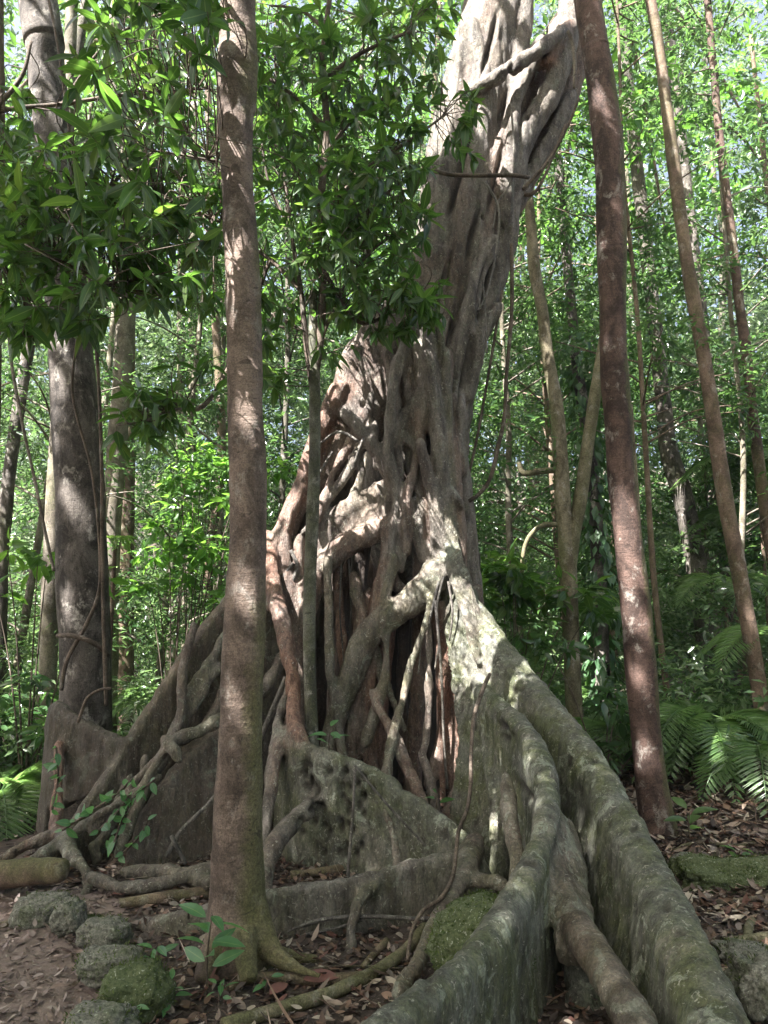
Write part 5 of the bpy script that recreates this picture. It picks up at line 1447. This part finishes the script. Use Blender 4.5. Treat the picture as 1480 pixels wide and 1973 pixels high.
groundroot('long smooth root snaking over litter to the lower edge', [(430, 1985, 15), (540, 1950, 14), (620, 1926, 14), (680, 1900, 13), (740, 1868, 12), (790, 1828, 11), (818, 1790, 10)])
groundroot('straight brown root lying level on the litter below the near trunk', [(440, 1906, 8), (490, 1888, 9), (575, 1890, 11), (650, 1891, 11), (725, 1884, 10)], 'brown')
groundroot('short root crossing beneath the plank root end', [(0, 1785, 6), (60, 1776, 7), (120, 1768, 7), (160, 1760, 6)], 'brown')
groundroot('forked mossy root on the litter beyond the great buttress', [(1400, 1822, 10), (1440, 1815, 10), (1490, 1808, 10), (1560, 1800, 10)])
groundroot('stubby root standing off the forked mossy root', [(1440, 1812, 9), (1444, 1790, 9), (1450, 1778, 8)])
groundroot('small root dipping to the litter by the black liana', [(700, 1864, 6), (722, 1840, 7), (745, 1816, 7)], 'brown')
groundroot('pale stick leaning from the near trunk foot to the litter', [(403, 1800, 4), (430, 1842, 4), (462, 1862, 4), (500, 1890, 4.5)], 'pale', 'stick', 'stick', .05)
groundroot('thin twig lying across the litter by the red leaf', [(535, 1895, 2), (600, 1868, 2), (700, 1862, 2), (780, 1868, 2)], 'twig', 'stick', 'stick', .05)
groundroot('crooked stick on the dim litter bank under the palms', [(1290, 1640, 4), (1350, 1625, 4), (1420, 1632, 4), (1490, 1615, 3)], 'twig', 'stick', 'stick', .05)
groundroot('dark stick lying beneath the long mossy rock', [(1350, 1742, 5), (1420, 1738, 5), (1500, 1726, 5)], 'twig', 'stick', 'stick', .05)
groundroot('mossy root running along the foot of the pitted buttress', [(560, 1690, 8), (620, 1684, 9), (690, 1672, 8)], 'brown')
groundroot('thick root behind the near trunk foot', [(230, 1745, 9), (320, 1735, 12), (420, 1722, 12)], 'brown')

# ------------------------------------------------------------------ leaf litter
def litter(n, xr, yr, Lr, mask=None, asp=.45, zoff=.012):
    x = rng.uniform(*xr, n); y = rng.uniform(*yr, n)
    if mask is not None:
        k = mask(np.stack([x, y], 1)); x, y = x[k], y[k]
    n = len(x)
    C = np.stack([x, y, gz(x, y) + zoff + rng.random(n) ** 3 * .03], 1)
    a = rng.uniform(0, 2 * np.pi, n)
    D = np.stack([np.cos(a), np.sin(a), rng.normal(size=n) * .15], 1)
    Nn = np.array([0, 0, 1.0]) + rng.normal(size=(n, 3)) * .32
    L = rng.uniform(*Lr, n)
    return leaf_hi(C, D, Nn, L, L * asp * rng.uniform(.7, 1.2, n), rng.uniform(-.6, .6, n))


off = lambda c: ~on_path(np.concatenate([c, np.zeros((len(c), 1))], 1))
onp = lambda c: on_path(np.concatenate([c, np.zeros((len(c), 1))], 1))
d = cat_leaves([litter(1500, (-2.6, 5.0), (2.0, 7.5), (.06, .34), off, .035, .02), litter(26000, (-2.4, 2.6), (1.8, 6.4), (.015, .06), off, .5, .004), litter(3600, (-2.4, 2.6), (1.8, 6.4), (.04, .10), off, .4), litter(16000, (1.0, 5.5), (3.2, 8.5), (.02, .10), off), litter(5500, (-5, 5), (5.5, 10), (.05, .14), off)])
tag(obj('leaf_litter', leaf_mesh('leaf_litter', d, M['litter'])), 'brown fallen leaves strewn over the forest floor', None, None, 'stuff')
d = cat_leaves([litter(17000, (-4.5, -.6), (1.8, 4.9), (.01, .05), onp, .45, .003), litter(1100, (-4.5, -.6), (1.8, 4.9), (.03, .08), onp, .4, .006)])
tag(obj('path_litter', leaf_mesh('path_litter', d, M['litter_path'])), 'trodden greyish leaf fragments covering the path', None, None, 'stuff')


def fallen(label, px, py, L, mat, a=0):
    d = ray(px, py); t = (.04 - CAM[2]) / d[2]; c = CAM + d * t; c[2] = float(gz(c[0], c[1])) + .035
    o = obj('fallen_leaf', leaf_mesh('fallen_leaf', leaf_hi(c[None], np.array([[math.cos(a), math.sin(a), .1]]), np.array([[.1, -.35, 1.0]]), np.array([L]), np.array([L * .45]), .15), M[mat]))
    return tag(o, label, 'leaf')


fallen('large dark red fallen leaf on the litter right of the near trunk', 585, 1872, .16, 'red_leaf', .2)
fallen('dull red curled leaf on the root below the near trunk', 520, 1905, .12, 'red_leaf', 1.0)
fallen('reddish fallen leaf lying behind the square-shouldered rock', 218, 1712, .15, 'red_leaf', .3)

# ------------------------------------------------------------------ humid air
hm = bpy.data.meshes.new('haze'); bm = bmesh.new(); bmesh.ops.create_cube(bm, size=1); bm.to_mesh(hm); bm.free()
ho = obj('haze', hm); ho.scale = (190, 190, 46.3); ho.location = (0, 4, 21.85)
tag(ho, 'thin humid air between the trees', None, None, 'stuff')
hmat = bpy.data.materials.new('humid_air'); hmat.use_nodes = True; ht = hmat.node_tree; ht.nodes.clear()
ou = ht.nodes.new('ShaderNodeOutputMaterial'); pv = ht.nodes.new('ShaderNodeVolumePrincipled')
pv.inputs['Color'].default_value = (.88, .93, .92, 1); pv.inputs['Density'].default_value = .0016; pv.inputs['Anisotropy'].default_value = .3
ht.links.new(pv.outputs[0], ou.inputs['Volume']); hm.materials.append(hmat)
